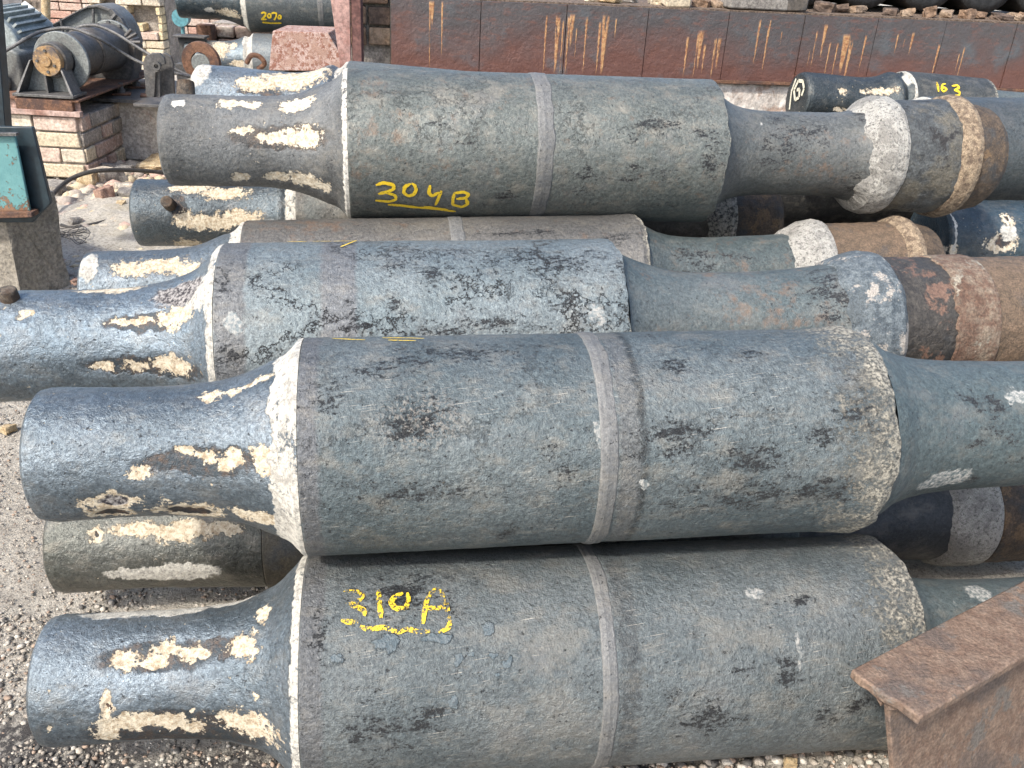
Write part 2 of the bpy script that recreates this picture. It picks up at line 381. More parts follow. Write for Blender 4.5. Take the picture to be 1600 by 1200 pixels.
def yellow(name, gap):
    g = NG(name); n = g.noise(g.obj, 190, 6, .75); n2 = g.noise(g.obj, 30, 3)
    t = g.t.nodes.new('ShaderNodeBsdfTransparent'); mx = g.t.nodes.new('ShaderNodeMixShader')
    fac = g.st(g.M('ADD', n, g.M('MULTIPLY', n2, .5)), gap, gap+.03)
    g.done(g.mix(g.st(n, .4, .7), (.80, .56, .02), (.62, .40, .03)), .55)
    g.put(mx.inputs[0], fac); g.t.links.new(t.outputs[0], mx.inputs[1]); g.t.links.new(g.b.outputs[0], mx.inputs[2])
    out = [n_ for n_ in g.t.nodes if n_.type == 'OUTPUT_MATERIAL'][0]; g.t.links.new(mx.outputs[0], out.inputs[0])
    g.bump(n, .001)
    return g.m
YEL = yellow('yellow_paint', .62); YEL2 = yellow('worn_yellow_paint', .735)

FEAT = {
('neckL','E'):[(-0.162,0.137,0.122,0.028,'d'),(-0.401,0.053,0.018,0.014,'w'),(-0.285,0.041,0.026,0.019,'c'),(-0.236,0.049,0.026,0.013,'c'),(-0.124,0.055,0.039,0.021,'c'),(-0.116,0.137,0.054,0.019,'c'),(-0.181,0.134,0.045,0.011,'c'),(-0.248,0.121,0.03,0.011,'c'),(-0.266,0.237,0.023,0.013,'c'),(-0.174,0.236,0.031,0.014,'c'),(-0.103,0.231,0.044,0.018,'c'),(-0.059,0.232,0.016,0.014,'c')],
('neckL','F'):[(-0.446,0.048,0.035,0.058,'w'),(-0.27,0.081,0.062,0.025,'c'),(-0.178,0.051,0.079,0.041,'c'),(-0.107,0.035,0.053,0.04,'c'),(-0.253,0.106,0.072,0.011,'d')],
('neckL','C'):[(-0.136,0.088,0.078,0.018,'d'),(-0.146,0.167,0.116,0.019,'d'),(-0.079,0.084,0.036,0.017,'c'),(-0.16,0.085,0.036,0.008,'c'),(-0.077,0.042,0.049,0.024,'g'),(-0.029,0.064,0.03,0.023,'w'),(-0.212,-0.017,0.053,0.018,'c'),(-0.35,0.066,0.014,0.011,'c'),(-0.216,0.168,0.021,0.011,'c'),(-0.152,0.169,0.027,0.011,'c'),(-0.091,0.16,0.041,0.014,'c')],
('neckL','D'):[(-0.36,0.054,0.02,0.049,'w'),(-0.25,0.067,0.048,0.022,'c'),(-0.184,0.061,0.053,0.025,'c'),(-0.133,0.08,0.043,0.016,'c')],
('neckL','G'):[(-0.34,0.051,0.061,0.02,'c'),(-0.237,0.07,0.077,0.023,'c'),(-0.289,0.171,0.092,0.026,'c'),(-0.185,0.154,0.068,0.027,'c'),(-0.382,0.119,0.03,0.041,'d'),(-0.369,0.161,0.03,0.027,'c'),(-0.366,0.27,0.047,0.03,'c')],
('neckL','B'):[(-0.055,0.125,0.019,0.015,'c'),(-0.105,0.128,0.025,0.01,'c'),(-0.139,0.121,0.018,0.007,'c'),(-0.148,0.131,0.1,0.02,'d'),(-0.241,0.148,0.017,0.01,'c'),(-0.175,0.115,0.015,0.007,'c'),(-0.148,0.025,0.019,0.013,'c'),(-0.11,0.024,0.02,0.011,'c'),(-0.067,0.018,0.024,0.008,'c'),(-0.294,0.202,0.043,0.021,'c'),(-0.29,0.2,0.023,0.013,'g'),(-0.299,0.238,0.032,0.021,'c'),(-0.3,0.24,0.022,0.011,'b'),(-0.181,0.237,0.049,0.03,'c'),(-0.181,0.237,0.038,0.015,'b'),(-0.075,0.218,0.038,0.014,'c'),(-0.025,0.208,0.018,0.012,'c')],
('neckL','H'):[(-0.323,0.097,0.014,0.015,'c'),(-0.323,0.097,0.005,0.006,'b'),(-0.232,0.087,0.058,0.015,'c'),(-0.15,0.093,0.064,0.019,'c'),(-0.074,0.09,0.033,0.012,'c'),(-0.252,0.185,0.057,0.015,'w'),(-0.166,0.183,0.076,0.025,'w')],
('neckL','A'):[(-0.323,-0.054,0.05,0.022,'w'),(-0.233,-0.053,0.079,0.024,'w'),(-0.128,-0.067,0.042,0.024,'w'),(-0.276,0.062,0.026,0.018,'c'),(-0.217,0.045,0.019,0.014,'c'),(-0.173,0.057,0.021,0.013,'c'),(-0.231,0.068,0.021,0.01,'c'),(-0.096,0.055,0.024,0.02,'c'),(-0.131,0.053,0.033,0.017,'d'),(-0.229,0.059,0.097,0.028,'d'),(-0.204,0.197,0.14,0.049,'d'),(-0.306,0.134,0.01,0.017,'c'),(-0.305,0.138,0.004,0.006,'b'),(-0.309,0.186,0.017,0.033,'c'),(-0.263,0.173,0.04,0.021,'c'),(-0.208,0.176,0.038,0.017,'c'),(-0.179,0.192,0.022,0.015,'c'),(-0.083,0.169,0.049,0.023,'c'),(-0.069,0.121,0.005,0.007,'c'),(-0.065,0.016,0.008,0.014,'c'),(-0.387,0.253,0.008,0.004,'c'),(-0.388,0.17,0.004,0.006,'c'),(-0.171,0.15,0.005,0.006,'c')],
('barrel','B'):[(0.049,0.11,0.03,0.042,'k'),(0.182,0.153,0.064,0.045,'p'),(0.229,0.027,0.117,0.033,'k'),(0.113,0.062,0.041,0.029,'k'),(0.22,0.261,0.109,0.023,'k'),(0.402,0.239,0.021,0.044,'k'),(0.039,0.185,0.016,0.04,'t'),(0.385,0.21,0.021,0.021,'k'),(0.318,0.358,0.022,0.031,'k'),(0.693,0.233,0.063,0.041,'k'),(0.569,0.183,0.079,0.038,'k'),(0.709,0.298,0.16,0.033,'k'),(0.894,0.165,0.042,0.067,'k'),(0.816,0.195,0.03,0.021,'k'),(0.586,0.068,0.033,0.029,'k'),(0.738,0.04,0.031,0.018,'k'),(0.914,0.095,0.031,0.026,'t'),(0.531,0.264,0.009,0.01,'w'),(0.479,0.218,0.011,0.014,'w'),(0.459,0.18,0.009,0.021,'w'),(0.889,0.26,0.023,0.024,'t'),(0.656,0.266,0.03,0.028,'t')],
('barrel','C'):[(0.465,0.191,0.219,0.024,'k'),(0.627,0.063,0.137,0.052,'k'),(0.325,0.072,0.031,0.03,'k'),(0.328,0.148,0.031,0.031,'k'),(0.246,0.176,0.03,0.029,'k'),(0.175,0.18,0.015,0.019,'k'),(0.017,0.11,0.015,0.023,'k'),(0.026,0.233,0.029,0.029,'k'),(0.656,0.185,0.043,0.03,'t'),(0.636,0.16,0.064,0.015,'k'),(0.398,0.087,0.032,0.041,'k'),(0.705,0.176,0.016,0.02,'w'),(0.075,0.09,0.005,0.006,'k'),(0.038,0.181,0.015,0.019,'w')],
('barrel','A'):[(0.786,0.187,0.031,0.041,'k'),(0.65,0.252,0.061,0.047,'k'),(0.909,0.251,0.024,0.021,'k'),(0.825,0.08,0.024,0.011,'k'),(0.85,0.064,0.068,0.028,'t'),(0.845,0.105,0.035,0.016,'t'),(0.679,0.135,0.061,0.027,'t'),(0.753,0.066,0.016,0.008,'w'),(0.807,0.164,0.005,0.027,'w'),(0.767,0.139,0.031,0.017,'t'),(0.709,0.183,0.023,0.017,'k'),(0.787,0.237,0.047,0.032,'t'),(0.854,0.266,0.024,0.028,'k'),(0.639,0.124,0.015,0.01,'k'),(0.591,0.215,0.019,0.018,'k'),(0.322,0.016,0.03,0.02,'t'),(0.154,0.035,0.094,0.066,'k'),(0.035,0.086,0.017,0.064,'k'),(0.104,0.253,0.055,0.059,'k'),(0.18,0.232,0.048,0.029,'k'),(0.295,0.101,0.009,0.011,'u'),(0.298,0.143,0.008,0.008,'u'),(0.323,0.152,0.009,0.009,'u'),(0.247,0.147,0.008,0.007,'u'),(0.271,0.14,0.006,0.006,'u'),(0.06,0.135,0.009,0.009,'u'),(0.239,0.204,0.007,0.007,'u'),(0.308,0.172,0.006,0.006,'u'),(0.132,0.117,0.021,0.013,'u'),(0.216,0.12,0.025,0.01,'u'),(0.395,0.125,0.051,0.046,'t'),(0.385,0.253,0.073,0.061,'t')],
('barrel','E'):[(0.067,0.214,0.075,0.05,'r'),(0.152,0.203,0.028,0.023,'r'),(0.208,0.283,0.062,0.028,'r'),(0.029,0.237,0.028,0.036,'r'),(0.259,0.118,0.077,0.037,'t'),(0.366,0.114,0.029,0.032,'t'),(0.28,0.24,0.058,0.006,'k'),(0.218,0.194,0.033,0.005,'k'),(0.385,0.363,0.035,0.019,'k'),(0.027,0.305,0.028,0.049,'r'),(0.05,0.101,0.028,0.042,'r'),(0.883,0.203,0.05,0.031,'k'),(0.894,0.263,0.042,0.062,'k'),(0.759,0.182,0.098,0.032,'k'),(0.578,0.299,0.065,0.022,'k'),(0.717,0.296,0.099,0.032,'k'),(0.569,0.35,0.033,0.027,'k'),(0.694,0.222,0.023,0.012,'k')],
('barrel','D'):[(0.637,0.076,0.096,0.012,'k'),(0.734,0.072,0.048,0.02,'k'),(0.154,0.02,0.184,0.065,'r'),(0.498,0.027,0.095,0.068,'t'),(0.894,0.095,0.065,0.027,'k')],
('neckR','C'):[(1.237,0.068,0.101,0.078,'k'),(1.217,0.026,0.062,0.048,'k'),(1.083,0.073,0.082,0.066,'r'),(1.026,0.085,0.054,0.042,'r'),(1.145,0.12,0.076,0.025,'r'),(0.965,-0.03,0.087,0.029,'r'),(1.299,0.09,0.042,0.055,'k')],
('neckR','B'):[(1.122,0.082,0.032,0.02,'k'),(1.175,0.08,0.028,0.016,'k'),(1.173,0.117,0.028,0.021,'k'),(1.134,0.15,0.026,0.009,'k'),(1.204,0.145,0.017,0.022,'k'),(1.093,0.21,0.057,0.021,'w'),(1.151,0.216,0.03,0.02,'k'),(1.221,0.064,0.024,0.012,'w')],
('neckR','E'):[(1.127,0.118,0.054,0.108,'k'),(1.201,0.082,0.071,0.075,'k'),(1.332,0.231,0.048,0.07,'k'),(1.356,0.04,0.027,0.054,'k'),(1.06,0.071,0.005,0.005,'w'),(1.236,0.162,0.107,0.089,'r'),(1.074,0.15,0.037,0.047,'k')],
('neckR','D'):[(1.138,0.078,0.089,0.052,'k'),(1.241,0.08,0.069,0.025,'k'),(1.436,0.071,0.04,0.068,'k'),(1.255,0.106,0.031,0.019,'r')],
('neckR','A'):[(1.23,-0.001,0.022,0.025,'w'),(1.171,0.029,0.004,0.004,'w')],
('strokes','E'):[[(0.0646,1.8806),(0.0839,1.8402),(0.1078,1.8734),(0.1078,1.938),(0.0884,1.9883),(0.07,2.0203)],[(0.0884,1.9916),(0.1112,2.0368),(0.1137,2.1087),(0.098,2.1567),(0.0629,2.1368)],[(0.1488,1.8487),(0.1344,1.8951),(0.1311,1.9908),(0.1419,2.0478),(0.1565,2.022),(0.1626,1.9391),(0.1585,1.8716),(0.1503,1.8426)],[(0.1959,1.868),(0.1926,1.9848),(0.2008,2.049),(0.218,1.9758)],[(0.2238,1.9492),(0.2177,2.0688),(0.211,2.22)],[(0.2546,1.9889),(0.2791,1.9634),(0.2924,2.0055),(0.2853,2.0694),(0.2616,2.0865)],[(0.2556,1.9888),(0.2533,2.1022),(0.2539,2.2024),(0.2776,2.2533),(0.2918,2.1856),(0.2865,2.0877)],[(0.0931,2.2197),(0.1227,2.2296),(0.1625,2.2709),(0.1925,2.2867),(0.228,2.3228),(0.264,2.3674)],[(0.1823,2.2501),(0.2431,2.321)]],
('strokes','A'):[[(0.0645,0.17),(0.0896,0.1839),(0.099,0.2306),(0.0917,0.2799),(0.0706,0.2962)],[(0.0723,0.2966),(0.0919,0.3437),(0.1015,0.3727),(0.1001,0.4203)],[(0.0643,0.4465),(0.0765,0.4649),(0.0905,0.4664)],[(0.1218,0.1734),(0.124,0.299),(0.1265,0.4424)],[(0.1614,0.2194),(0.1469,0.2566),(0.1415,0.3141),(0.1503,0.3685),(0.1645,0.372),(0.1708,0.3001),(0.1687,0.2166)],[(0.1923,0.5065),(0.195,0.4099),(0.1984,0.3177),(0.2055,0.2354),(0.2174,0.1771),(0.2244,0.2403),(0.2302,0.3257),(0.2317,0.3886),(0.2331,0.4685),(0.2347,0.5413),(0.2266,0.5655),(0.2166,0.5833)],[(0.1966,0.3759),(0.2146,0.3721),(0.2318,0.3763)],[(0.094,0.5014),(0.1045,0.532),(0.1324,0.5202),(0.1533,0.5716),(0.1674,0.538),(0.1814,0.5692),(0.2025,0.5707)]],
('strokes','B'):[[(0.047,-0.2068),(0.0742,-0.1638),(0.1012,-0.1355)],[(0.1282,-0.1929),(0.1645,-0.1776),(0.1962,-0.146)],[(0.1372,-0.1148),(0.1822,-0.0849)]],
('strokes','C'):[[(0.1214,-0.2014),(0.1594,-0.1656)],[(0.1697,-0.2031),(0.2076,-0.1866)],[(0.2104,-0.1855),(0.2564,-0.2119),(0.2383,-0.0417),(0.2254,0.0429)]],
}
FEAT.update({
('neckL','M'):[(-0.417,0.077,0.022,0.017,'c'),(-0.417,0.077,0.008,0.007,'b'),(-0.422,0.115,0.03,0.02,'w'),(-0.45,0.144,0.047,0.022,'c'),(-0.442,0.14,0.027,0.015,'b'),(-0.606,0.101,0.004,0.067,'w'),(-0.608,0.163,0.012,0.012,'c')],
('neckL','N163'):[(-0.312,0.107,0.02,0.014,'c'),(-0.222,0.103,0.013,0.009,'c'),(-0.141,0.1,0.065,0.015,'c'),(-0.314,0.185,0.026,0.01,'c'),(-0.003,0.039,0.036,0.035,'w'),(-0.198,0.139,0.01,0.008,'c')],
('neckL','T2070'):[(-0.121,0.234,0.065,0.023,'c'),(-0.235,0.225,0.035,0.016,'w'),(-0.229,0.335,0.083,0.018,'w')],
('neckL','S'):[(-0.203,0.084,0.053,0.062,'c'),(-0.275,0.049,0.035,0.047,'c'),(-0.123,0.074,0.02,0.023,'c'),(-0.089,0.177,0.055,0.015,'c')],
('strokes','T2070'):[[(0.0898,1.8854),(0.103,1.8451),(0.1185,1.8623),(0.115,1.9413),(0.0882,2.1027),(0.1188,2.0817)],[(0.1321,1.8896),(0.1445,1.888),(0.1485,1.9468),(0.1433,2.0194),(0.1324,2.0314),(0.1276,1.9699),(0.1319,1.8994)],[(0.1535,1.8771),(0.1701,1.846),(0.1846,1.873),(0.1798,1.973),(0.1643,2.114)],[(0.1945,1.9507),(0.2013,1.9198),(0.2103,1.9587),(0.2068,2.0423),(0.1923,2.0551),(0.1925,1.9611)],[(0.0882,2.2071),(0.1454,2.2352),(0.2081,2.2254)]],
('strokes','N163'):[[(0.0943,0.5906),(0.0939,0.7558),(0.0932,0.9169)],[(0.1363,0.6226),(0.1188,0.6612),(0.1076,0.8295),(0.1155,0.9033),(0.1349,0.8118),(0.1232,0.7528),(0.1114,0.8054)],[(0.1611,0.691),(0.1916,0.6312),(0.1931,0.7275),(0.1686,0.8224),(0.1924,0.8555),(0.1891,0.9554),(0.1578,1.0035)]],
})

for k_ in list(FEAT):
    if k_[0] in ('barrel', 'neckR'): FEAT[k_] = [(u, v, a, b, 'v' if t == 'w' else t) for (u, v, a, b, t) in FEAT[k_]]
def lumps_of(key, f=.003):
    out = []
    for (u, v, a, b, t) in FEAT.get(key, ()):
        if t in 'cd': out.append((u, v, a*1.15, b*1.2, -f*.6))
        elif t in 'bg': out.append((u, v, a*1.2, b*1.25, -f))
        elif t == 'u': out.append((u, v, a, b, .0015))
    return out
GRIT = rough_mat('white_grit_crust', [(.10, .10, .095), (.54, .525, .48)], 130, .008, thr=(.36, .50), dirt=.5)
GRITD = rough_mat('grey_grit_crust', [(.06, .06, .058), (.42, .40, .35)], 95, .006, thr=(.42, .56))
BLUEGRIT = rough_mat('blue_grey_scaly_crust', [(.07, .09, .105), (.17, .20, .215), (.10, .12, .13), (.40, .37, .33)], 60, .006, rough=.65)
BROWN = rough_mat('brown_scaled_steel', [(.065, .048, .035), (.13, .092, .06), (.055, .055, .055), (.17, .11, .06)], 45, .008, rough=.75)
TANLIP = rough_mat('tan_sand_lip', [(.14, .10, .07), (.36, .28, .19)], 70, .005)
MOTTLE = rough_mat('dark_mottled_steel', [(.045, .05, .052), (.10, .11, .112), (.13, .12, .095), (.022, .02, .02)], 38, .009, rough=.55)
PINKSCALE = rough_mat('pink_scaled_steel', [(.15, .09, .062), (.24, .19, .14), (.12, .068, .045), (.32, .29, .23)], 40, .006, rough=.8)
DKBROWN = rough_mat('dark_brown_smooth_steel', [(.034, .030, .026), (.062, .055, .046), (.035, .037, .038), (.17, .10, .07)], 40, .005, rough=.55)
TANSTEEL = rough_mat('tan_brown_steel', [(.12, .085, .055), (.19, .13, .085), (.08, .07, .062)], 50, .006, rough=.7)

ROLLGROUP = 'cast rolls stacked in the pile'
def roll(key, loc, yaw, pit, L, Rb, label, nl=-.44, rn=.108, rl=.112, hi=1.0, neck={}, bar={}, seam=None, right='plain', capr=.0, rprof=None, group=ROLLGROUP, left=True, rimprof=None, nR={}, edge=0.0, crustw=.03, barrel0=0.0, flare=True):
    root = empty('cast_roll', loc, label, 'roll', group, rz=R(yaw), ry=-R(pit))
    sd_ = sum(map(ord, key))*.37 % 10
    na = int(300*hi); 
    fl = FEAT.get(('neckL', key), [])
    if left:
        prof = [(nl, 0), (nl-.004, rn*.6), (nl, rn-.012), (nl+.006, rn-.003), (nl+.02, rn)]+pf([(nl+.05, rn), (-.26, rn*.985), (-.17, rn*1.02), (-.11, rn*1.12), (-.06, rn*1.31), (-.03, Rb*.86), (-.008, Rb*.985)])[1:]+[(barrel0, Rb-.001)]
        if not flare: prof = [p for p in prof if p[0] < -.2]+[(-.1, rn*1.02), (-.012, rn*1.05), (-.005, rn*1.05), (-.004, rn*1.0)]
        kw = dict(base=(.115, .145, .168), base2=(.21, .252, .285), blotch=.4, tan=.25, rough=.34, metal=.6, rim=(-.035, .01), specks=.8, ringlines=.1, scratch=.1, bumpd=.0026); kw.update(neck)
        m = paint('neck_paint_'+key, fl, seed=sd_, **kw)
        lathe('neck', prof, root, m, ns=int(230*hi), na=na, amp=.0045, fr=6, uvr=.11, lumps=lumps_of(('neckL', key)), seed=sd_, fine=.0009)
    kw = dict(blotch=.5, tan=.4, specks=.25); kw.update(bar)
    if edge: kw['crust'] = (L, crustw)
    m = paint('barrel_paint_'+key, FEAT.get(('barrel', key), []), seed=sd_+1, **kw)
    e = edge
    prof = [(barrel0, Rb-.004), (barrel0+.0006, Rb-.0008), (barrel0+.003, Rb)]
    if e: prof += [(L-.09, Rb), (L-.05, Rb+e*.5), (L-.02, Rb+e), (L-.004, Rb+e*.2), (L, Rb-.012), (L+.001, Rb*.8)]
    else: prof += [(L-.004, Rb), (L, Rb-.004), (L+.001, Rb-.02), (L+.001, Rb*.8)]
    lathe('barrel', prof, root, m, ns=int(360*hi), na=int(na*1.3), amp=.0012, fr=6, uvr=.18, lumps=lumps_of(('barrel', key)), seed=sd_, jr=(.012 if e else .003), jf=14, fine=.0007)
    if seam:
        for i, (s0, s1, mt) in enumerate(seam):
            w_ = s1-s0
            lathe('weld_band', [(s0-.002, Rb-.003), (s0+.002, Rb+.0012), (s0+w_*.12, Rb+.0020), (s0+w_*.4, Rb+.0030), (s0+w_*.55, Rb+.0022), (s1-.006, Rb+.0016), (s1, Rb-.003)], root, mt, ns=26, na=int(na*1.3), amp=.001, fr=14, jl=.003, jr=.008, jf=16, seed=sd_+i, uvr=.18, fine=.0004)
    if rprof:
        kw = dict(base=(.075, .098, .100), base2=(.108, .132, .133), blotch=.3, tan=.25, rough=.5, metal=.15, specks=.15, ringlines=.15, scratch=.1); kw.update(nR)
        m = paint('right_neck_paint_'+key, FEAT.get(('neckR', key), []), seed=sd_+2, **kw)
        lathe('neck', pf(rprof[0]), root, m, ns=int(150*hi), na=na, amp=.0022, fr=7, uvr=.11, seed=sd_+3, fine=.0006)
        for (nm, pr, mt, kk) in rprof[1:]:
            lathe(nm, pr, root, mt, na=na, seed=sd_+len(nm), **{**dict(ns=70, amp=.0022, fr=16, fine=.0012), **kk})
    return root

BANDG = paint('weld_band_grey', [], base=(.145, .15, .15), base2=(.18, .182, .178), blotch=.5, tan=.35, ringlines=1.2, scratch=.2, rough=.6, seed=4, specks=0, grain=.7)
BB_ = (.115, .115, .118)

A = roll('A', (-.324, 1.154, .19), 8.74, -.21, 1.048, .192, 'front roll numbered 310A resting on the gravel, nearest the camera', nl=-.425, rn=.106, hi=1.25,
     neck=dict(rim=(-.015, .008)), bar=dict(base=(.108, .13, .136), base2=(.16, .18, .182), blotch=.6, tan=.3, scratch=1.0, bumpd=.0045, bands=[(.0, .035, BB_, .7), (.507, .54, (.035, .035, .036), .5)]), seam=[(.475, .505, BANDG)],
     edge=.004, crustw=.11, rprof=[[(1.049, .168), (1.065, .148), (1.09, .125), (1.14, .108), (1.3, .10), (1.6, .104)], ('journal', [(1.6, .10), (1.61, .13), (1.8, .13), (1.82, .1), (1.83, 0)], BROWN, {})])
B = roll('B', (-.335, 1.28, .559), 8.94, .72, .955, .181, 'blue-grey roll lying directly above and behind the one numbered 310A', nl=-.418, rn=.107, hi=1.25,
     neck=dict(rim=(-.045, .012)), bar=dict(base=(.098, .126, .135), base2=(.145, .172, .178), blotch=.8, tan=.4, crack=.3, scratch=1.0, bumpd=.004, bands=[(0, .03, (.125, .12, .125), .6), (.49, .522, (.135, .128, .122), .5), (.521, .533, (.018, .018, .018), .75)]), seam=[(.457, .49, BANDG)],
     edge=.006, crustw=.13, rprof=[[(.957, .172), (.98, .162), (1.01, .145), (1.055, .131), (1.11, .122), (1.2, .117), (1.35, .115), (1.55, .12)], ('collar', [(1.5, .115), (1.53, .15), (1.57, .15), (1.575, .12)], GRIT, {}), ('journal', [(1.57, .10), (1.575, .14), (1.8, .14), (1.82, .1), (1.83, 0)], BROWN, {})], nR=dict(base=(.068, .094, .10), base2=(.092, .12, .124), blotch=.1))
C = roll('C', (-.565, 1.618, .586), 9.45, .95, .771, .193, 'cracked pale blue-grey roll whose neck runs out of the left edge of the photo', nl=-.53, rn=.108, hi=1.1,
     neck=dict(rim=(-.017, .007), blue=(.17, .22, .26)), bar=dict(base=(.15, .188, .20), base2=(.205, .24, .248), blotch=.5, tan=.3, crack=1.0, bumpd=.003, bands=[(0, .055, (.125, .12, .12), .7), (.19, .255, (.14, .14, .145), .75)]),
     edge=.001, crustw=.006, rprof=[[(.772, .18), (.785, .168), (.81, .155), (.86, .138), (.94, .122), (1.06, .120), (1.15, .124), (1.25, .134), (1.30, .150), (1.33, .156)],
      ('collar', [(1.24, .124), (1.255, .142), (1.29, .155), (1.32, .162), (1.352, .160), (1.364, .15), (1.365, .12)], BLUEGRIT, dict(jl=.02, jr=.008)),
      ('journal', [(1.362, .12), (1.364, .149), (1.38, .147), (1.46, .147), (1.50, .147)], DKBROWN, {}),
      ('sleeve', [(1.475, .147), (1.478, .1505), (1.56, .152), (1.572, .150), (1.573, .12)], PINKSCALE, dict(jl=.016, jf=26)),
      ('end_cap', [(1.568, .12), (1.57, .146), (1.70, .146), (1.78, .143), (1.80, .12), (1.81, 0)], TANSTEEL, {})], nR=dict(base=(.085, .112, .116), base2=(.12, .142, .142), rust=.3))
D = roll('D', (-.673, 2.109, .5), 9.52, 1.52, .997, .172, 'roll wedged between the roll numbered 304B and the cracked pale roll, only its top showing', nl=-.385, rn=.105, hi=.8,
     neck=dict(blue=(.14, .17, .19)), bar=dict(base=(.12, .118, .112), base2=(.15, .145, .135), tan=.3, rust=.15, blotch=.6), seam=[(.5, .54, BANDG)], edge=.004, crustw=.02,
     rprof=[[(.998, .155), (1.02, .143), (1.06, .124), (1.12, .112), (1.23, .107), (1.40, .112), (1.46, .118)],
      ('collar', [(1.40, .108), (1.415, .122), (1.46, .146), (1.49, .151), (1.505, .148), (1.506, .12)], GRIT, dict(jl=.02, jr=.004)),
      ('journal', [(1.503, .12), (1.505, .140), (1.60, .139), (1.72, .140)], TANSTEEL, {}),
      ('lip', [(1.70, .138), (1.71, .148), (1.735, .157), (1.75, .153), (1.755, .13)], TANLIP, dict(jl=.008, jr=.005)),
      ('end_cap', [(1.75, .12), (1.755, .136), (1.79, .134), (1.82, .125), (1.84, .10), (1.845, 0)], BROWN, {})], nR=dict(rust=.3))
Eo = roll('E', (-.449, 2.307, .834), 9.19, .03, .944, .186, 'topmost roll numbered 304B with a white gritty collar and brown end', nl=-.448, rn=.112, hi=1.1,
     neck=dict(base=(.085, .09, .09), base2=(.15, .158, .158), rim=(-.013, .004), specks=1.5, metal=.1, rough=.55, tan=.3), bar=dict(base=(.122, .138, .128), base2=(.152, .168, .156), tan=.5, blotch=.35, crack=.5, rust=.1),
     seam=[(.455, .50, BANDG)], edge=.001, crustw=.006,
     rprof=[[(.945, .172), (.96, .155), (.985, .137), (1.02, .122), (1.08, .112), (1.2, .110), (1.32, .114), (1.38, .13), (1.41, .145)],
      ('collar', [(1.345, .110), (1.36, .125), (1.385, .150), (1.41, .159), (1.44, .158), (1.452, .152), (1.453, .12)], GRIT, dict(jl=.022, jr=.004, jf=12)),
      ('journal', [(1.452, .12), (1.455, .149), (1.5, .150), (1.6, .155), (1.63, .158)], MOTTLE, dict(amp=.003)),
      ('lip', [(1.60, .155), (1.61, .162), (1.64, .168), (1.655, .163), (1.66, .14)], TANLIP, dict(jl=.016, jr=.006)),
      ('end_cap', [(1.655, .13), (1.66, .147), (1.70, .146), (1.735, .138), (1.76, .118), (1.77, .08), (1.772, 0)], BROWN, dict(amp=.003))], nR=dict(base=(.095, .105, .102), base2=(.12, .128, .125)))
Fo = roll('F', (-.568, 2.911, .79), 2.25, -2.33, 1.0, .165, 'roll directly behind the left end of 304B with a broad cream scar on its neck', nl=-.47, rn=.113, hi=.8,
     neck=dict(base=(.085, .11, .135)), bar={}, rprof=[[(1.001, .15), (1.05, .12), (1.2, .11), (1.45, .11)], ('end_cap', [(1.45, .08), (1.455, .11), (1.47, .09), (1.475, 0)], BROWN, {})])
G = roll('G', (-.763, 2.999, .43), 9, 0, 1.0, .165, 'roll low behind the cracked roll, its stubby pin and cream-scarred neck above bare ground', nl=-.535, rn=.110, hi=.8,
     neck=dict(base=(.06, .075, .085), base2=(.10, .125, .14), specks=1.5), bar=dict(base=(.09, .085, .075)), edge=.003, crustw=.02,
     rprof=[[(1.001, .15), (1.05, .12), (1.2, .11), (1.45, .115)], ('collar', [(1.42, .11), (1.45, .148), (1.5, .155), (1.52, .15), (1.521, .12)], GRITD, dict(jl=.02, amp=.006)), ('end_cap', [(1.52, .12), (1.525, .14), (1.68, .14), (1.71, .11), (1.715, 0)], BROWN, {})], nR=dict(base=(.05, .045, .04), base2=(.07, .06, .05)))
H = roll('H', (-.498, 1.553, .17), 9, 0, 1.12, .165, 'lowest roll on the gravel under the blue-grey roll, only its neck showing at the left', nl=-.425, rn=.108, hi=.8, barrel0=.13, flare=False,
     neck=dict(base=(.11, .115, .10), base2=(.16, .165, .15), rim=(5, 0), tan=.5), bar=dict(base=(.09, .085, .07)),
     rprof=[[(1.121, .15), (1.16, .12), (1.3, .115), (1.52, .12)], ('collar', [(1.50, .115), (1.515, .13), (1.55, .137), (1.61, .138), (1.622, .132), (1.623, .1)], GRIT, dict(jl=.015)), ('end_cap', [(1.62, .12), (1.625, .132), (1.85, .132), (1.88, .1), (1.885, 0)], BROWN, {})], nR=dict(base=(.035, .04, .045), base2=(.05, .055, .06)))
lathe('sleeve', [(-.004, .11), (-.003, .1145), (.13, .1155), (.135, .11)], H, rough_mat('olive_brown_sleeve', [(.075, .068, .05), (.12, .105, .075), (.07, .075, .075)], 50, .002, rough=.65), ns=40, na=200)
YB = (('E', Eo, .186, YEL, .0085, 'bold yellow 304B painted by hand', .0018), ('A', A, .192, YEL2, .0078, 'worn yellow 310A painted by hand', .003))
for (k, rt_, Rb, mt, wd, lb, lf) in YB: strokes(rt_, FEAT[('strokes', k)], Rb, mt, wd, lb, lift=lf)
strokes(B, FEAT[('strokes', 'B')], .181, YEL, .003, 'thin yellow paint lines on top', lift=.003)
strokes(C, FEAT[('strokes', 'C')], .193, YEL, .003, 'thin yellow tick marks on top', lift=.003)
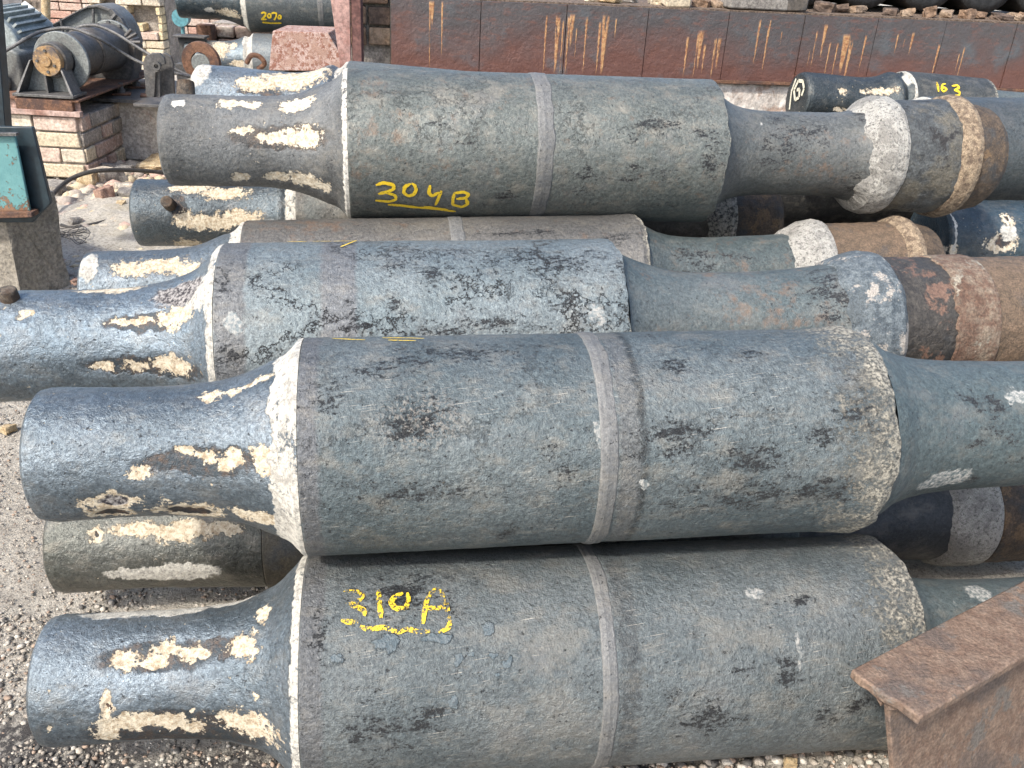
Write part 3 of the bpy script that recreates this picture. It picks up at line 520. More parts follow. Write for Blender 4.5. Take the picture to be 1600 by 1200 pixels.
# stub pins standing out of necks
def pin(root, s, ph, r_at, rad, ln, mat):
    d = Vector((0, -math.sin(ph), math.cos(ph))); p = Vector((s, 0, 0))
    mb = MB().cyl(p+d*(r_at-.01), p+d*(r_at+ln), rad*1.05, rad*.95, 28); me = mesh('stub_pin', mb.v, mb.f)
    o = obj('stub_pin', me, mat, root); b = o.modifiers.new('bevel', 'BEVEL'); b.width = .003; b.segments = 2; b.limit_method = 'ANGLE'
    return o
PINM = rough_mat('rusty_pin', [(.04, .035, .03), (.15, .12, .09), (.08, .05, .03)], 90, .004)
pin(C, -.385, .18, .108, .017, .02, PINM)
pin(G, -.405, 1.05, .11, .020, .05, PINM)
pin(Eo, -.40, -.45, .112, .022, .035, PINM)
# rolls carrying the visible ones, dark ones added to darken the gap under 304B, and those seen at the right
def plain_roll(key, loc, yaw, pit, L, Rb, label, right_neck=.45, nl=-.44, hi=.5, neck={}, bar={}, group=ROLLGROUP, cut=None):
    return roll(key, loc, yaw, pit, L, Rb, label, nl=nl, hi=hi, neck=neck, bar=bar, group=group,
        rprof=[[(L+.001, Rb*.9), (L+.05, .125), (L+.15, .112), (L+right_neck, .112)], ('end_cap', [(L+right_neck-.02, .09), (L+right_neck, .112), (L+right_neck+.012, .10), (L+right_neck+.015, 0)], BROWN, {})])
plain_roll('J', (-.40, 1.98, .172), 9, 0, 1.0, .17, 'roll on the ground in the dark beneath the cracked pale roll', nl=-.3)
plain_roll('Q', (-.42, 2.42, .172), 9, 0, 1.0, .17, 'roll on the ground in the dark beneath the roll numbered 304B', nl=-.3)
plain_roll('P', (-.30, 2.80, .172), 9, 0, 1.0, .17, 'roll on the ground beneath the roll with the stubby pin', nl=-.3)
plain_roll('W', (.15, 3.25, .172), 9, 0, 1.3, .17, 'roll added on the ground, coloured dark to deepen the gap under the right neck of 304B', nl=-.3, bar=dict(base=(.03, .03, .03), base2=(.045, .045, .045)))  # added roll, its near-black colour stands for the shade in the gap
plain_roll('X', (.25, 3.45, .49), 9, 0, 1.4, .17, 'roll added in the second layer farthest back, coloured dark to deepen the gap under 304B', nl=-.3, bar=dict(base=(.03, .03, .03), base2=(.045, .045, .045)))  # added to block the pale wall, near-black so the gap reads as shade
K = plain_roll('K', (1.382, 3.25, .712), 9.4, 1.0, 1.0, .187, 'smooth slate roll behind the brown end of 304B at the right edge', nl=-.4, bar=dict(base=(.075, .088, .092), base2=(.09, .105, .108), blotch=.0, tan=.15, specks=.1))
Mo = roll('M', (1.95, 2.98, .50), 9, 0, .8, .187, 'blue-black neck with a cream patch and white seam at the right edge', nl=-.62, rn=.135, hi=.8, flare=False,
     neck=dict(base=(.02, .035, .045), base2=(.045, .075, .095), rim=(5, 0), rough=.3, metal=.2, specks=1.5, blotch=.8))
N = roll('N163', (1.575, 4.0, .745), 10, -3.1, .381, .15, 'black tarred roll marked 163 lying against the whitewashed wall', nl=-.46, rn=.108, hi=.7,
     neck=dict(base=(.045, .058, .062), base2=(.08, .094, .10), rough=.4, rim=(-.012, .004)), bar=dict(base=(.055, .06, .058), base2=(.085, .09, .085), blotch=.8, crust=(.381, .02)),
     rprof=[[(.382, .13), (.40, .12), (.45, .11), (.7, .11)]])
# ================================================================ ground
def ground_mat():
    g = NG('dusty_ground'); P = g.obj; a = g.noise(P, .8, 4, .6); b = g.noise(P, 6, 6, .65); f = g.noise(P, 70, 6, .75); ff = g.noise(P, 260, 4, .7)
    c = g.mix(g.st(a, .35, .65), (.50, .46, .385), (.60, .56, .48)); c = g.mix(g.st(b, .48, .66, 0, .7), c, (.27, .24, .20))
    c = g.mix(g.st(f, .46, .62, 0, .7), c, (.14, .12, .10)); c = g.mix(g.st(ff, .52, .62, 0, .8), c, (.52, .47, .40)); c = g.mix(g.st(ff, .46, .36, 0, .7), c, (.12, .10, .09))
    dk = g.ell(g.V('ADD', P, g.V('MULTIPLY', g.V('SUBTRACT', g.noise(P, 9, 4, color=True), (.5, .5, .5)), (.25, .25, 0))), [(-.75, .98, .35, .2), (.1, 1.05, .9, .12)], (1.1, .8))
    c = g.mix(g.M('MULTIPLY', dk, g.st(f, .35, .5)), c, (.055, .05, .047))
    yl = g.ell(P, [(-1.6, 4.3, .5, .6)], (1.1, .2)); c = g.mix(g.M('MULTIPLY', yl, g.st(b, .4, .6)), c, (.50, .43, .29))
    g.bump(g.M('ADD', g.M('ADD', b, f), g.M('MULTIPLY', ff, .5)), .012); return g.done(c, .95)
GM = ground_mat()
xs = np.concatenate([np.linspace(-60, -3.2, 14)[:-1], np.linspace(-3.2, 2.2, 300), np.linspace(2.2, 60, 14)[1:]])
ys = np.concatenate([np.linspace(-20, .7, 8)[:-1], np.linspace(.7, 7, 340), np.linspace(7, 120, 14)[1:]])
X, Y = np.meshgrid(xs, ys, indexing='ij')
Z = .012*fbm(X*1.5, Y*1.5, X*0, 3)+.006*fbm(X*14, Y*14, X*0+3, 3)-.008
m_ = np.exp(-(((X+1.75)/.55)**2+((Y-4.35)/.5)**2)); Z = Z+m_*(.05+.02*fbm(X*8, Y*8, X*0, 3))
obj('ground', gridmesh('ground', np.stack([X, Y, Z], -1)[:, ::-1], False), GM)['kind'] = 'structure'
gnd = bpy.data.objects['ground']; gnd.name = 'ground'
# loose gravel: thousands of pebbles in one mesh
def pebbles(name, zones, mats, seed, label):
    rnd = np.random.RandomState(seed)
    bm = bmesh.new(); bmesh.ops.create_icosphere(bm, subdivisions=1, radius=1); bv = np.array([v.co[:] for v in bm.verts]); bf = np.array([[v.index for v in f.verts] for f in bm.faces]); bm.free()
    Vs = []; Fs = []; mi = []; n0 = 0
    for (x0, x1, y0, y1, n, r0_, r1_) in zones:
        for i in range(n):
            r = r0_+(r1_-r0_)*rnd.rand()**3.5
            s = r*np.array([.7+.8*rnd.rand(), .7+.7*rnd.rand(), .45+.4*rnd.rand()])
            a = rnd.rand()*6.28; ca, sa = math.cos(a), math.sin(a)
            v = bv*s*(.8+.4*rnd.rand(len(bv), 1)); v = np.stack([v[:, 0]*ca-v[:, 1]*sa, v[:, 0]*sa+v[:, 1]*ca, v[:, 2]], 1)
            Vs.append(v+[x0+(x1-x0)*rnd.rand(), y0+(y1-y0)*rnd.rand(), r*.15-.004]); Fs.append(bf+n0); n0 += len(bv); mi += [min(len(mats)-1, int(rnd.rand()**1.3*len(mats)))]*len(bf)
    V_ = np.concatenate(Vs); F_ = np.concatenate(Fs); me = bpy.data.meshes.new(name)
    me.vertices.add(len(V_)); me.vertices.foreach_set('co', V_.reshape(-1).astype(np.float32)); me.loops.add(F_.size); me.loops.foreach_set('vertex_index', F_.reshape(-1).astype(np.int32))
    me.polygons.add(len(F_)); me.polygons.foreach_set('loop_start', np.arange(0, F_.size, 3, dtype=np.int32)); me.polygons.foreach_set('material_index', np.array(mi, np.int32)); me.update(calc_edges=True)
    return tag(obj(name, me, mats), label, 'gravel', kind='stuff')
pm = [rough_mat('pebble_%d' % i, [c, tuple(x*1.6 for x in c)], 120, .001, .9) for i, c in enumerate([(.33, .29, .24), (.21, .185, .155), (.40, .37, .32), (.09, .085, .078), (.27, .20, .15)])]
pebbles('gravel', [(-1.7, -.45, .85, 2.4, 16000, .001, .004), (-1.2, -.25, .85, 1.45, 8000, .0012, .0065), (-.9, .2, 1.2, 1.75, 5000, .0015, .007), (.1, 1.3, .85, 1.3, 6000, .002, .012), (-2.6, -.9, 2.6, 5.0, 1800, .003, .014)], pm, 5, 'loose brown and grey gravel scattered over the dusty ground around the rolls')
pebbles('rubble', [(-2.35, -1.4, 3.95, 5.2, 2200, .006, .050), (-2.1, -1.2, 3.3, 4.3, 900, .004, .020)], [rough_mat('rubble_%d' % i, [c, tuple(x*1.3 for x in c)], 60, .002, .9) for i, c in enumerate([(.46, .40, .32), (.52, .43, .29), (.34, .29, .25), (.44, .31, .25)])], 8, 'pale dusty rubble strewn below the brick pier')
# a few fist-sized stones by the pier
def stone(name, p, s, mat, label, cat='stone', group=None, rz=0.0, seed=0):
    bm = bmesh.new(); bmesh.ops.create_cube(bm, size=1); bmesh.ops.subdivide_edges(bm, edges=bm.edges[:], cuts=4, use_grid_fill=True)
    rnd = random.Random(seed); off = [rnd.uniform(0, 50) for _ in range(3)]
    rnd_ = random.Random(seed+5); kk_ = rnd_.uniform(.1, .38)
    for v in bm.verts:
        c = v.co.copy(); n = c.normalized()*.62; c = c.lerp(n, kk_)
        k = 1+.42*float(fbm(np.array([c.x*1.8+off[0]]), np.array([c.y*1.8+off[1]]), np.array([c.z*1.8+off[2]]), 3)[0])
        v.co = Vector((c.x*k*s[0], c.y*k*s[1], c.z*k*s[2]))
    me = bpy.data.meshes.new(name); bm.to_mesh(me); bm.free(); me.polygons.foreach_set('use_smooth', [False]*len(me.polygons))
    o = obj(name, me, mat, loc=p); o.rotation_euler = (rnd.uniform(-.2, .2), rnd.uniform(-.2, .2), rz); return tag(o, label, cat, group)
YS = rough_mat('yellow_brick_rubble', [(.36, .26, .14), (.52, .42, .27)], 30, .005); CS = rough_mat('cream_rubble', [(.42, .36, .28), (.60, .54, .44)], 30, .005)
RS = rough_mat('reddish_rubble', [(.26, .15, .11), (.38, .25, .19)], 30, .005); GS = rough_mat('grey_rubble', [(.17, .155, .14), (.30, .28, .25)], 30, .005)
for i, (px, py, s, m, lb) in enumerate([
    (136, 284, (.09, .07, .09), YS, 'rounded yellow stone against the foot of the brick pier'),
    (158, 278, (.12, .10, .10), CS, 'pale squarish stone, largest of the rubble below the pier'),
    (165, 306, (.07, .08, .09), RS, 'small upright reddish stone below the pale squarish one'),
    (178, 277, (.11, .07, .09), GS, 'pinkish grey broken brick in the corner of pier and slab'),
    (192, 293, (.15, .08, .05), CS, 'flat pale slab of rubble beside the stubby-pinned roll'),
    (202, 304, (.09, .07, .05), GS, 'grey stone touching the stubby-pinned roll'),
    (188, 322, (.05, .05, .04), YS, 'tiny yellow stone lying beneath the grey one'),
    (83, 292, (.12, .08, .05), GS, 'grey chunk lying beside the dark steel plate'),
    (118, 345, (.05, .04, .03), GS, 'dull grey lump beside the wire tangle'),
    (118, 440, (.05, .03, .02), RS, 'sliver of red brick between pedestal and roll neck'),
    (182, 262, (.16, .08, .04), GS, 'broken tile leaning at the foot of the rendered slab'),
    (245, 255, (.30, .12, .05), YS, 'yellow sandy slab fragment before the rendered slab'),
    (1235, 1192, (.022, .018, .016), YS, 'pale yellow pebble on the gravel under the front roll'),
    (12, 670, (.035, .03, .02), YS, 'tan pebble under the long neck at the left edge')]):
    z = .03 if py < 600 else .006; d = FW+RT*((px-800)/FPX)+UP*((600-py)/FPX); p = CAM+d*((z-CAMH)/d.z)
    stone('stone', p, s, m, lb, group='stones lying on the ground', rz=i*1.3, seed=i)

# ================================================================ bricks
def bricks(name, mats, p0, ux, nrow, cols_, bw, bh, bd, gap, parent=None, jit=.004, ragged=0, mortar=None, seed=0, z0=0.0):
    """courses of individual bricks along ux from p0, running bond"""
    rnd = random.Random(seed); ux = Vector(ux).normalized(); nrm = Vector((-ux.y, ux.x, 0)); V_ = []; F_ = []; MI = []; ang = math.atan2(ux.y, ux.x)
    W = cols_*(bw+gap)
    for r in range(nrow):
        x = -(bw+gap)/2*(r % 2)
        while x < W-.001:
            w_ = bw if rnd.random() > .3 else bw/2-gap/2
            a = max(x, 0); b = min(x+w_, W)
            if b-a > .03 and rnd.random() >= ragged*.4:
                dj = rnd.uniform(-jit, jit)*(1+3*ragged); mb = MB(); c = Vector(p0)+ux*((a+b)/2)+nrm*(bd/2+dj); c.z = z0+(r+.5)*(bh+gap)
                mb.box(c, (b-a, bd, bh), rz=ang+rnd.uniform(-.01, .01)*(1+4*ragged), jit=.003)
                n = len(V_); V_ += mb.v; F_ += [tuple(i+n for i in f) for f in mb.f]; MI += [rnd.randrange(len(mats))]*6
            x += w_+gap
    inv = Vector(parent.location) if parent else Vector((0, 0, 0))
    me = mesh(name, [v-inv for v in V_], F_)
    bm = bmesh.new(); bm.from_mesh(me); bmesh.ops.recalc_face_normals(bm, faces=bm.faces[:]); bm.to_mesh(me); bm.free()
    o = obj(name, me, mats, parent); me.polygons.foreach_set('material_index', MI)
    b = o.modifiers.new('bevel', 'BEVEL'); b.width = .006; b.segments = 2
    return o
def bm_(n, a, b, s=14): return rough_mat(n, [a, b, tuple((x+y)/2 for x, y in zip(a, b))], s, .006, .95)
CB = [bm_('cream_brick', (.48, .40, .28), (.68, .59, .44)), bm_('yellow_brick', (.52, .42, .25), (.70, .59, .38)), bm_('pink_brick', (.48, .36, .29), (.62, .50, .42)), bm_('pale_brick', (.46, .40, .31), (.64, .57, .46))]
RB = [bm_('red_brick', (.36, .20, .155), (.52, .35, .28)), bm_('worn_red_brick', (.38, .25, .20), (.52, .41, .34)), bm_('limed_red_brick', (.36, .26, .21), (.55, .48, .42))]
DB = [bm_('brown_brick', (.17, .105, .065), (.28, .19, .13)), bm_('dark_brick', (.07, .05, .04), (.17, .12, .09)), bm_('tan_brick', (.26, .18, .12), (.34, .26, .19))]
MORT = rough_mat('grey_mortar', [(.25, .225, .195), (.42, .38, .33)], 20, .01)
RENDER = rough_mat('worn_cement_render', [(.40, .365, .32), (.58, .54, .48), (.46, .41, .36), (.45, .32, .26)], 12, .012)
CONC = rough_mat('rough_concrete', [(.22, .20, .165), (.34, .31, .26), (.27, .245, .20)], 16, .02)
WHITEW = rough_mat('cracked_whitewash', [(.48, .43, .38), (.72, .68, .62), (.60, .54, .48), (.40, .30, .24)], 9, .01)
STEELG = rough_mat('grey_green_machine_paint', [(.16, .175, .17), (.23, .245, .235), (.14, .14, .13)], 20, .001, rough=.45)
STEELD = rough_mat('oily_dark_steel', [(.06, .06, .06), (.115, .11, .105), (.11, .095, .08)], 18, .002, rough=.5)
STEELM = rough_mat('worn_steel_edge', [(.09, .09, .088), (.16, .155, .15)], 30, .001, rough=.5, metal=.3)
RUST = rough_mat('brown_rust', [(.12, .06, .035), (.22, .115, .07), (.085, .05, .04)], 50, .003)
RUSTO = rough_mat('orange_rusty_cap', [(.30, .18, .08), (.42, .28, .14), (.12, .10, .09)], 60, .003)
PINKST = rough_mat('faded_pink_steel', [(.36, .24, .20), (.48, .36, .31), (.30, .17, .13)], 12, .002)
MOTOR = rough_mat('pale_teal_machine_paint', [(.25, .285, .28), (.34, .375, .37), (.18, .20, .195)], 14, .001, rough=.5)
BLACKR = rough_mat('black_rubber', [(.03, .028, .025), (.07, .062, .055)], 60, .001, rough=.7)

# pier with the winch frame
pier = empty('brick_pier', (-2.62, 5.1, 0), 'pier of cream and pink bricks carrying the winch', 'pier')
bricks('front_face', [CB[0], CB[3], CB[3], CB[2], CB[0]], (-2.97, 4.8, 0), (1, 0, 0), 4, 2.5, .225, .072, .10, .012, pier, seed=3, jit=.006)
bricks('side_face', [RB[1], CB[0], MORT], (-2.365, 4.82, 0), (0, 1, 0), 4, 2.4, .225, .072, .10, .012, pier, seed=4, jit=.006)
MB().box((-2.665, 5.1, .168), (.57, .56, .33)).build('mortar_core', MORT, pier)
fr = empty('machine_frame', (-2.62, 5.2, .336), 'rusty pink steel channel frame under the winch on the brick pier', 'frame')
MB().box((-2.68, 4.80, .352), (.66, .04, .028)).box((-2.68, 4.82, .385), (.64, .01, .06)).build('lower_channel', PINKST, fr, .003)
MB().box((-2.68, 5.35, .418), (.66, 1.12, .012)).build('top_plate', RUST, fr, .003)
MB().box((-2.535, 4.80, .392), (.30, .03, .055)).build('pedestal_channel', RUST, fr, .003)
# cement-rendered slab wall beside the pier
slab = empty('rendered_block', (-1.9, 5.5, 0), 'grey cement rendered block with anchor plates beside the brick pier', 'block')
MB().box((-1.85, 5.62, .17), (1.30, .66, .34)).build('brick_body', RENDER, slab, .01)
MB().box((-1.85, 5.58, .352), (1.34, .72, .022)).build('steel_top_plate', STEELM, slab, .003)
for (px, py) in ((191, 152), (214, 137), (168, 134), (236, 165)):
    p = at(px, py, 5.35 if py > 140 else 5.6); c = MB().box((p.x, p.y, .37), (.10, .07, .012), rz=.3).build('anchor_plate', RUST, slab, .002)
    MB().cyl((p.x, p.y, .374), (p.x, p.y, .43), .014, n=12).cyl((p.x, p.y, .377), (p.x, p.y, .397), .024, n=6).build('anchor_bolt', STEELD, c)
# winch
wn0 = Vector((-2.53, 4.85, .432))
winch = empty('cable_winch', wn0, 'dark cable winch with a rusty bearing cap standing on the brick pier', 'winch')
cz = .605
MB().box((-2.53, 4.86, .438), (.32, .16, .014)).build('base_plate', STEELM, winch, .002)
MB().prism([(-2.665, 4.90, .445), (-2.395, 4.90, .445), (-2.455, 4.90, .60), (-2.605, 4.90, .60)], (0, .02, 0)).build('pedestal_web', STEELG, winch, .002)
mb = MB()
mb.prism([(-2.68, 4.80, .445), (-2.665, 4.80, .445), (-2.597, 4.85, .605), (-2.605, 4.85, .605)], (0, .10, 0)).prism([(-2.395, 4.80, .445), (-2.38, 4.80, .445), (-2.452, 4.85, .605), (-2.46, 4.85, .605)], (0, .10, 0)).box((-2.53, 4.87, .49), (.012, .07, .09))
mb.build('pedestal_ribs', STEELM, winch, .001)
axd = Vector((.05, 1, 0)).normalized(); axs = Vector((-axd.y, axd.x, 0)); ac = Vector((-2.505, 4.85, cz))
def ap(t, up=0.0, sd_=0.0): return ac+axd*t+Vector((0, 0, up))+axs*sd_
MB().cyl(ap(-.015), ap(.025), .074, n=48).cyl(ap(-.024), ap(-.014), .026, n=24).build('bearing_cap', RUSTO, winch, .002)
for (u_, s_) in ((.052, 0), (-.052, 0), (-.02, -.04), (.0, .05)): MB().cyl(ap(-.022, u_, s_), ap(-.012, u_, s_), .008, n=6).build('cap_bolt', STEELD, winch)
MB().cyl(ap(.02), ap(.09), .088, n=40).build('bearing_housing', STEELD, winch, .003)
MB().ring(ap(.115, -.015, -.01), axd, .150, .075, .02, 64).build('drum_flange', STEELG, winch, .003)
MB().cyl(ap(.12), ap(.36), .115, n=48).cyl(ap(.36), ap(.37), .122, n=48).cyl(ap(.37), ap(.72), .125, n=48).build('drum', STEELD, winch, .002)
MB().cyl(ap(.70), ap(.72), .142, n=64).build('drum_flange', STEELG, winch, .003)
for i in range(12):
    a = i*math.pi/6; MB().cyl(ap(.688, .13*math.sin(a), .13*math.cos(a)), ap(.70, .13*math.sin(a), .13*math.cos(a)), .010, n=6).build('flange_bolt', STEELM, winch)
pts = [at(x, y, 5.68) for x, y in [(52, 62), (80, 40), (128, 14), (142, 8), (160, 7), (178, 14), (192, 28), (202, 46), (208, 66), (208, 92), (205, 128), (60, 128)]]
gh = MB().prism(pts, (0, .16, 0)).build('gear_housing', STEELG, winch, .012)
pi_ = [Vector(p)+(Vector(pts[0]).lerp(Vector(pts[6]), .5)-Vector(p))*.10 for p in pts]
mb = MB()
for i in range(9): mb.prism([pts[i], pts[i+1], pi_[i+1], pi_[i]], (0, -.03, 0))
mb.build('housing_rim', STEELM, winch, .002)
for (x0, y0, x1, y1) in [(146, 14, 146, 36), (66, 55, 66, 78), (95, 30, 98, 50), (165, 42, 182, 22)]: MB().cyl(at(x0, y0, 5.655), at(x1, y1, 5.655), .008 if x0 != 165 else .014, n=8).build('housing_rib', STEELM, winch)
MB().tube([at(x, y, Y_) for x, y, Y_ in [(-20, 95, 4.9), (20, 73, 4.95), (45, 58, 5.0), (70, 48, 5.1), (110, 44, 5.12), (150, 58, 5.1), (190, 82, 5.2), (220, 98, 5.2), (250, 108, 5.2), (290, 118, 5.2), (330, 124, 5.2)]], .009).build('cable', STEELM, winch)
MB().tube([at(x, y, Y_) for x, y, Y_ in [(112, 50, 5.3), (125, 42, 5.3), (150, 40, 5.3), (180, 52, 5.28), (215, 74, 5.25), (245, 92, 5.22), (290, 116, 5.22), (330, 130, 5.2)]], .009).build('cable', STEELM, winch)
MB().prism([at(x, y, 5.5) for x, y in [(120, 100), (205, 60), (212, 75), (205, 130), (125, 130)]], (0, .12, 0)).build('brake_band_housing', STEELD, winch, .01)
mb = MB()
for (x0, y0, x1, y1) in [(196, 62, 214, 52), (200, 66, 220, 66), (196, 56, 206, 46)]: mb.cyl(at(x0, y0, 5.45), at(x1, y1, 5.45), .010, n=8)
mb.build('brake_lever', STEELD, winch)
# sheave bracket
br = empty('sheave_bracket', (-2.0, 5.0, .36), 'black round-topped steel bracket with a hole standing on the rendered block', 'bracket')
def bracket(Y_, dx):
    pts = [at(x+dx, y, Y_) for x, y in [(230, 152), (223, 100), (226, 90), (236, 84), (250, 82), (262, 86), (268, 96), (271, 112), (272, 150)]]
    return pts
MB().prism([at(x, y, 5.02) for x, y in [(229, 152), (223, 98), (227, 88), (237, 83), (249, 83), (256, 90), (258, 100), (249, 104), (248, 113), (243, 113), (241, 152)]], (0, .02, 0)).build('side_plate', STEELD, br, .002)
MB().prism([at(x, y, 5.10) for x, y in [(250, 150), (250, 84), (258, 83), (266, 88), (270, 98), (272, 148)]], (0, .02, 0)).build('side_plate', STEELD, br, .002)
a0 = at(245, 103, 5.0); MB().ring(a0, (0, 1, 0), .022, .012, .02, 24).build('hole_rim', STEELM, br)
MB().prism([at(x, y, 5.04) for x, y in [(240, 152), (243, 114), (249, 112), (250, 152)]], (0, .03, 0)).build('spacer', STEELM, br, .001)
MB().box((at(248, 150, 5.08).x, 5.12, .375), (.24, .22, .016)).build('foot_plate', STEELD, br, .002)
# motor at the left
mc = at(2, 88, 5.15); mot = empty('electric_motor', (mc.x, mc.y, .424), 'pale teal finned electric motor left of the winch', 'motor')
MB().cyl((mc.x, 5.05, mc.z+.06), (mc.x, 5.5, mc.z+.06), .165, n=48).build('motor_body', MOTOR, mot, .01)
mb = MB()
for i in range(14):
    a = R(15+i*12); mb.box((mc.x+math.cos(a)*.175, 5.26, mc.z+.06+math.sin(a)*.175), (.012, .34, .035), ry=math.pi/2-a)
mb.build('cooling_fins', MOTOR, mot)
MB().prism([at(x, y, 4.98) for x, y in [(-40, 152), (-40, 82), (-20, 74), (12, 74), (28, 84), (34, 110), (38, 152)]], (0, .30, 0)).build('gear_case', STEELG, mot, .015)
c_ = at(2, 128, 4.97); MB().cyl(c_, c_-Vector((0, .03, 0)), .055, n=32).cyl(c_-Vector((0, .028, 0)), c_-Vector((0, .04, 0)), .035, n=32).build('end_cover', STEELG, mot, .004)
# brick pillar behind, brick wall far back, bucket, hoarding
pil = empty('brick_pillar', (-3.55, 8.7, 0), 'ragged pillar of loose yellow bricks behind the winch', 'pillar')
bricks('courses', [CB[0], CB[1], CB[1], CB[2], CB[3]], (-3.92, 8.45, 0), (1, 0, 0), 13, 2.65, .23, .062, .22, .008, pil, jit=.012, ragged=.35, seed=9)
MB().box((-3.57, 8.78, .42), (.58, .42, .84)).build('core', MORT, pil)
bw = empty('brick_wall', (-4.5, 10.2, 0), 'distant worn red brick wall behind the bucket', 'wall')
bricks('courses', RB, (-7.0, 10.0, 0), (1, 0, 0), 20, 24, .23, .07, .12, .012, bw, seed=11, jit=.006)
MB().box((-4.0, 10.18, .85), (6.4, .2, 1.7)).build('mortar', MORT, bw)
hd = empty('hoarding', (-3.8, 7.1, 0), 'brown printed hoarding with red prohibition circles at the top left corner', 'hoarding')
HB = rough_mat('brown_grey_board', [(.22, .18, .14), (.29, .24, .19)], 8, .001, .6)
q = [at(-60, -40, 7.0), at(66, -40, 7.0), at(66, 36, 7.0), at(-60, 36, 7.0)]
MB().prism(q, (0, .04, 0)).build('board', HB, hd, .003)
q = [at(-60, -40, 6.99), at(36, -40, 6.99), at(34, 10, 6.99), at(-60, 14, 6.99)]
MB().prism(q, (0, .008, 0)).build('grey_panel', rough_mat('grey_print', [(.13, .125, .13), (.17, .165, .17)], 8, .001, .6), hd)
RED = rough_mat('faded_red_print', [(.34, .10, .07), (.42, .17, .13)], 20, .0005, .6)
mb = MB()
for (x, y) in ((2, 24), (12, 22), (27, 20)):
    c = at(x, y, 6.985); mb.ring(c, (0, 1, 0), .028, .022, .006, 28); mb.box(c, (.05, .004, .006), ry=.7)
mb.box(at(18, 21.5, 6.987), (.30, .003, .004), ry=-.09); mb.build('prohibition_symbols', RED, hd)
mb = MB()
for i in range(9): mb.box(at(42+(i % 2), 1+i*1.6-2, 6.985), (.05, .004, .004), ry=-.06)
for i in range(5): mb.box(at(54, 0+i*2.2, 6.985), (.03, .004, .005), ry=-.06)
mb.build('faded_print', rough_mat('dark_print', [(.10, .08, .07), (.14, .12, .10)], 20, .0005, .6), hd)
MB().cyl(at(72, 30, 6.9), at(71, -30, 6.9), .03, n=16).build('post', YS, hd)
bk = empty('bucket', at(55, 40, 6.3), 'tilted white paint bucket with a yellow label behind the motor', 'bucket')
b0 = at(47, 40, 6.3); b1 = at(62, 18, 6.3)
b0 = at(52, 44, 6.3); b1 = at(60, 14, 6.3)+Vector((0, .05, 0))
ax = (b1-b0).normalized()
MB().cyl(at(44, 42, 6.3), at(62, 20, 6.35), .125, .105, n=40).build('pail', rough_mat('white_plastic', [(.62, .60, .54), (.72, .70, .64)], 10, .0005, .4), bk, .004)
pa = at(44, 42, 6.3); pb = at(62, 20, 6.35); dd = pb-pa
MB().cyl(pa+dd*.30, pa+dd*.72, .1215, .1135, n=40, caps=False).build('yellow_label', rough_mat('yellow_plastic', [(.60, .62, .03), (.74, .72, .10)], 12, .0003, .4), bk)
MB().cyl(pa-dd*.02, pa+dd*.08, .133, n=40).cyl(pa+dd*.14, pa+dd*.18, .128, n=40).build('lid_rim', rough_mat('white_lid', [(.66, .64, .58), (.75, .73, .68)], 10, .0005, .4), bk, .002)
# rear storage of rolls
T = roll('T2070', (-1.828, 6.2, .841), 9.2, 1.0, .95, .187, 'far roll numbered 2070 high on its stand behind the left heap', nl=-.44, rn=.115, hi=.6, neck=dict(base=(.04, .055, .065), base2=(.08, .11, .125), specks=2.5), bar=dict(base=(.085, .10, .105), base2=(.11, .125, .125)), seam=[(.44, .48, BANDG)], group='rolls stored at the back')
strokes(T, FEAT[('strokes', 'T2070')], .187, YEL, .012, 'yellow number 2070 painted by hand', lift=.004)
S_ = roll('S', (-1.756, 6.0, .507), 9, .1, .6, .16, 'small far roll of pale blue-grey under the one numbered 2070', nl=-.42, rn=.108, hi=.5, neck=dict(base=(.14, .18, .21), base2=(.18, .22, .24), rim=(-.06, .01)), bar=dict(base=(.15, .17, .18), base2=(.18, .20, .2)), group='rolls stored at the back')
strokes(N, FEAT[('strokes', 'N163')], .15, YEL, .009, 'yellow number 163 painted by hand', lift=.003)
mb = MB()
WP = rough_mat('cream_chalk_paint', [(.60, .57, .42), (.74, .71, .58)], 60, .002)
def endstroke(root, r_, pts, wd, s):
    v = []; f = []
    P = pts
    for i in range(len(P)-1):
        a = Vector(P[i]); b = Vector(P[i+1]); t = (b-a).normalized(); n = Vector((-t.y, t.x))*wd/2; k = len(v)
        for q_ in (a-n, a+n, b+n, b-n): v.append((s, q_.x, q_.y))
        f.append((k, k+1, k+2, k+3))
    o = obj('chalk_scrawl', mesh('chalk_scrawl', v, f), WP, root); return o
endstroke(N, .1, [(-.05, .02), (-.055, .05), (-.03, .075), (.01, .07), (.03, .03), (.0, -.005), (-.03, .01), (-.02, .04), (.005, .035)], .014, -.4665)
endstroke(N, .1, [(.035, .075), (.05, .02), (.03, -.05)], .012, -.4665)
# rest under the far rolls
rk = empty('roll_stand', (-1.6, 6.2, 0), 'pink and brown brick stand below the far roll numbered 2070', 'stand')
bricks('brick_face', [RB[2], CB[3], RB[1]], (-2.25, 6.42, 0), (1, .1, 0), 8, 7, .23, .07, .2, .012, rk, seed=14)
MB().box((-1.3, 6.70, .33), (1.8, .3, .66)).build('mortar_core', MORT, rk)
MB().box((-2.18, 6.36, .60), (.10, .10, .13)).build('rusty_block', RUST, rk, .004)
MB().box((-1.95, 6.2, .20), (.20, .5, .40)).build('support_block', CONC, rk, .01); MB().box((-.95, 6.2, .3), (.2, .5, .6)).build('support_block', CONC, rk, .01)
hb = empty('steel_channel', (-2.25, 5.75, 0), 'dark steel channel left of the small far roll', 'channel')
MB().box((-2.12, 5.92, .56), (.17, .04, .15)).build('web', STEELD, hb, .003); MB().box((-2.12, 5.90, .641), (.20, .10, .012)).box((-2.12, 5.90, .24), (.20, .10, .48)).build('flange', STEELD, hb, .003)
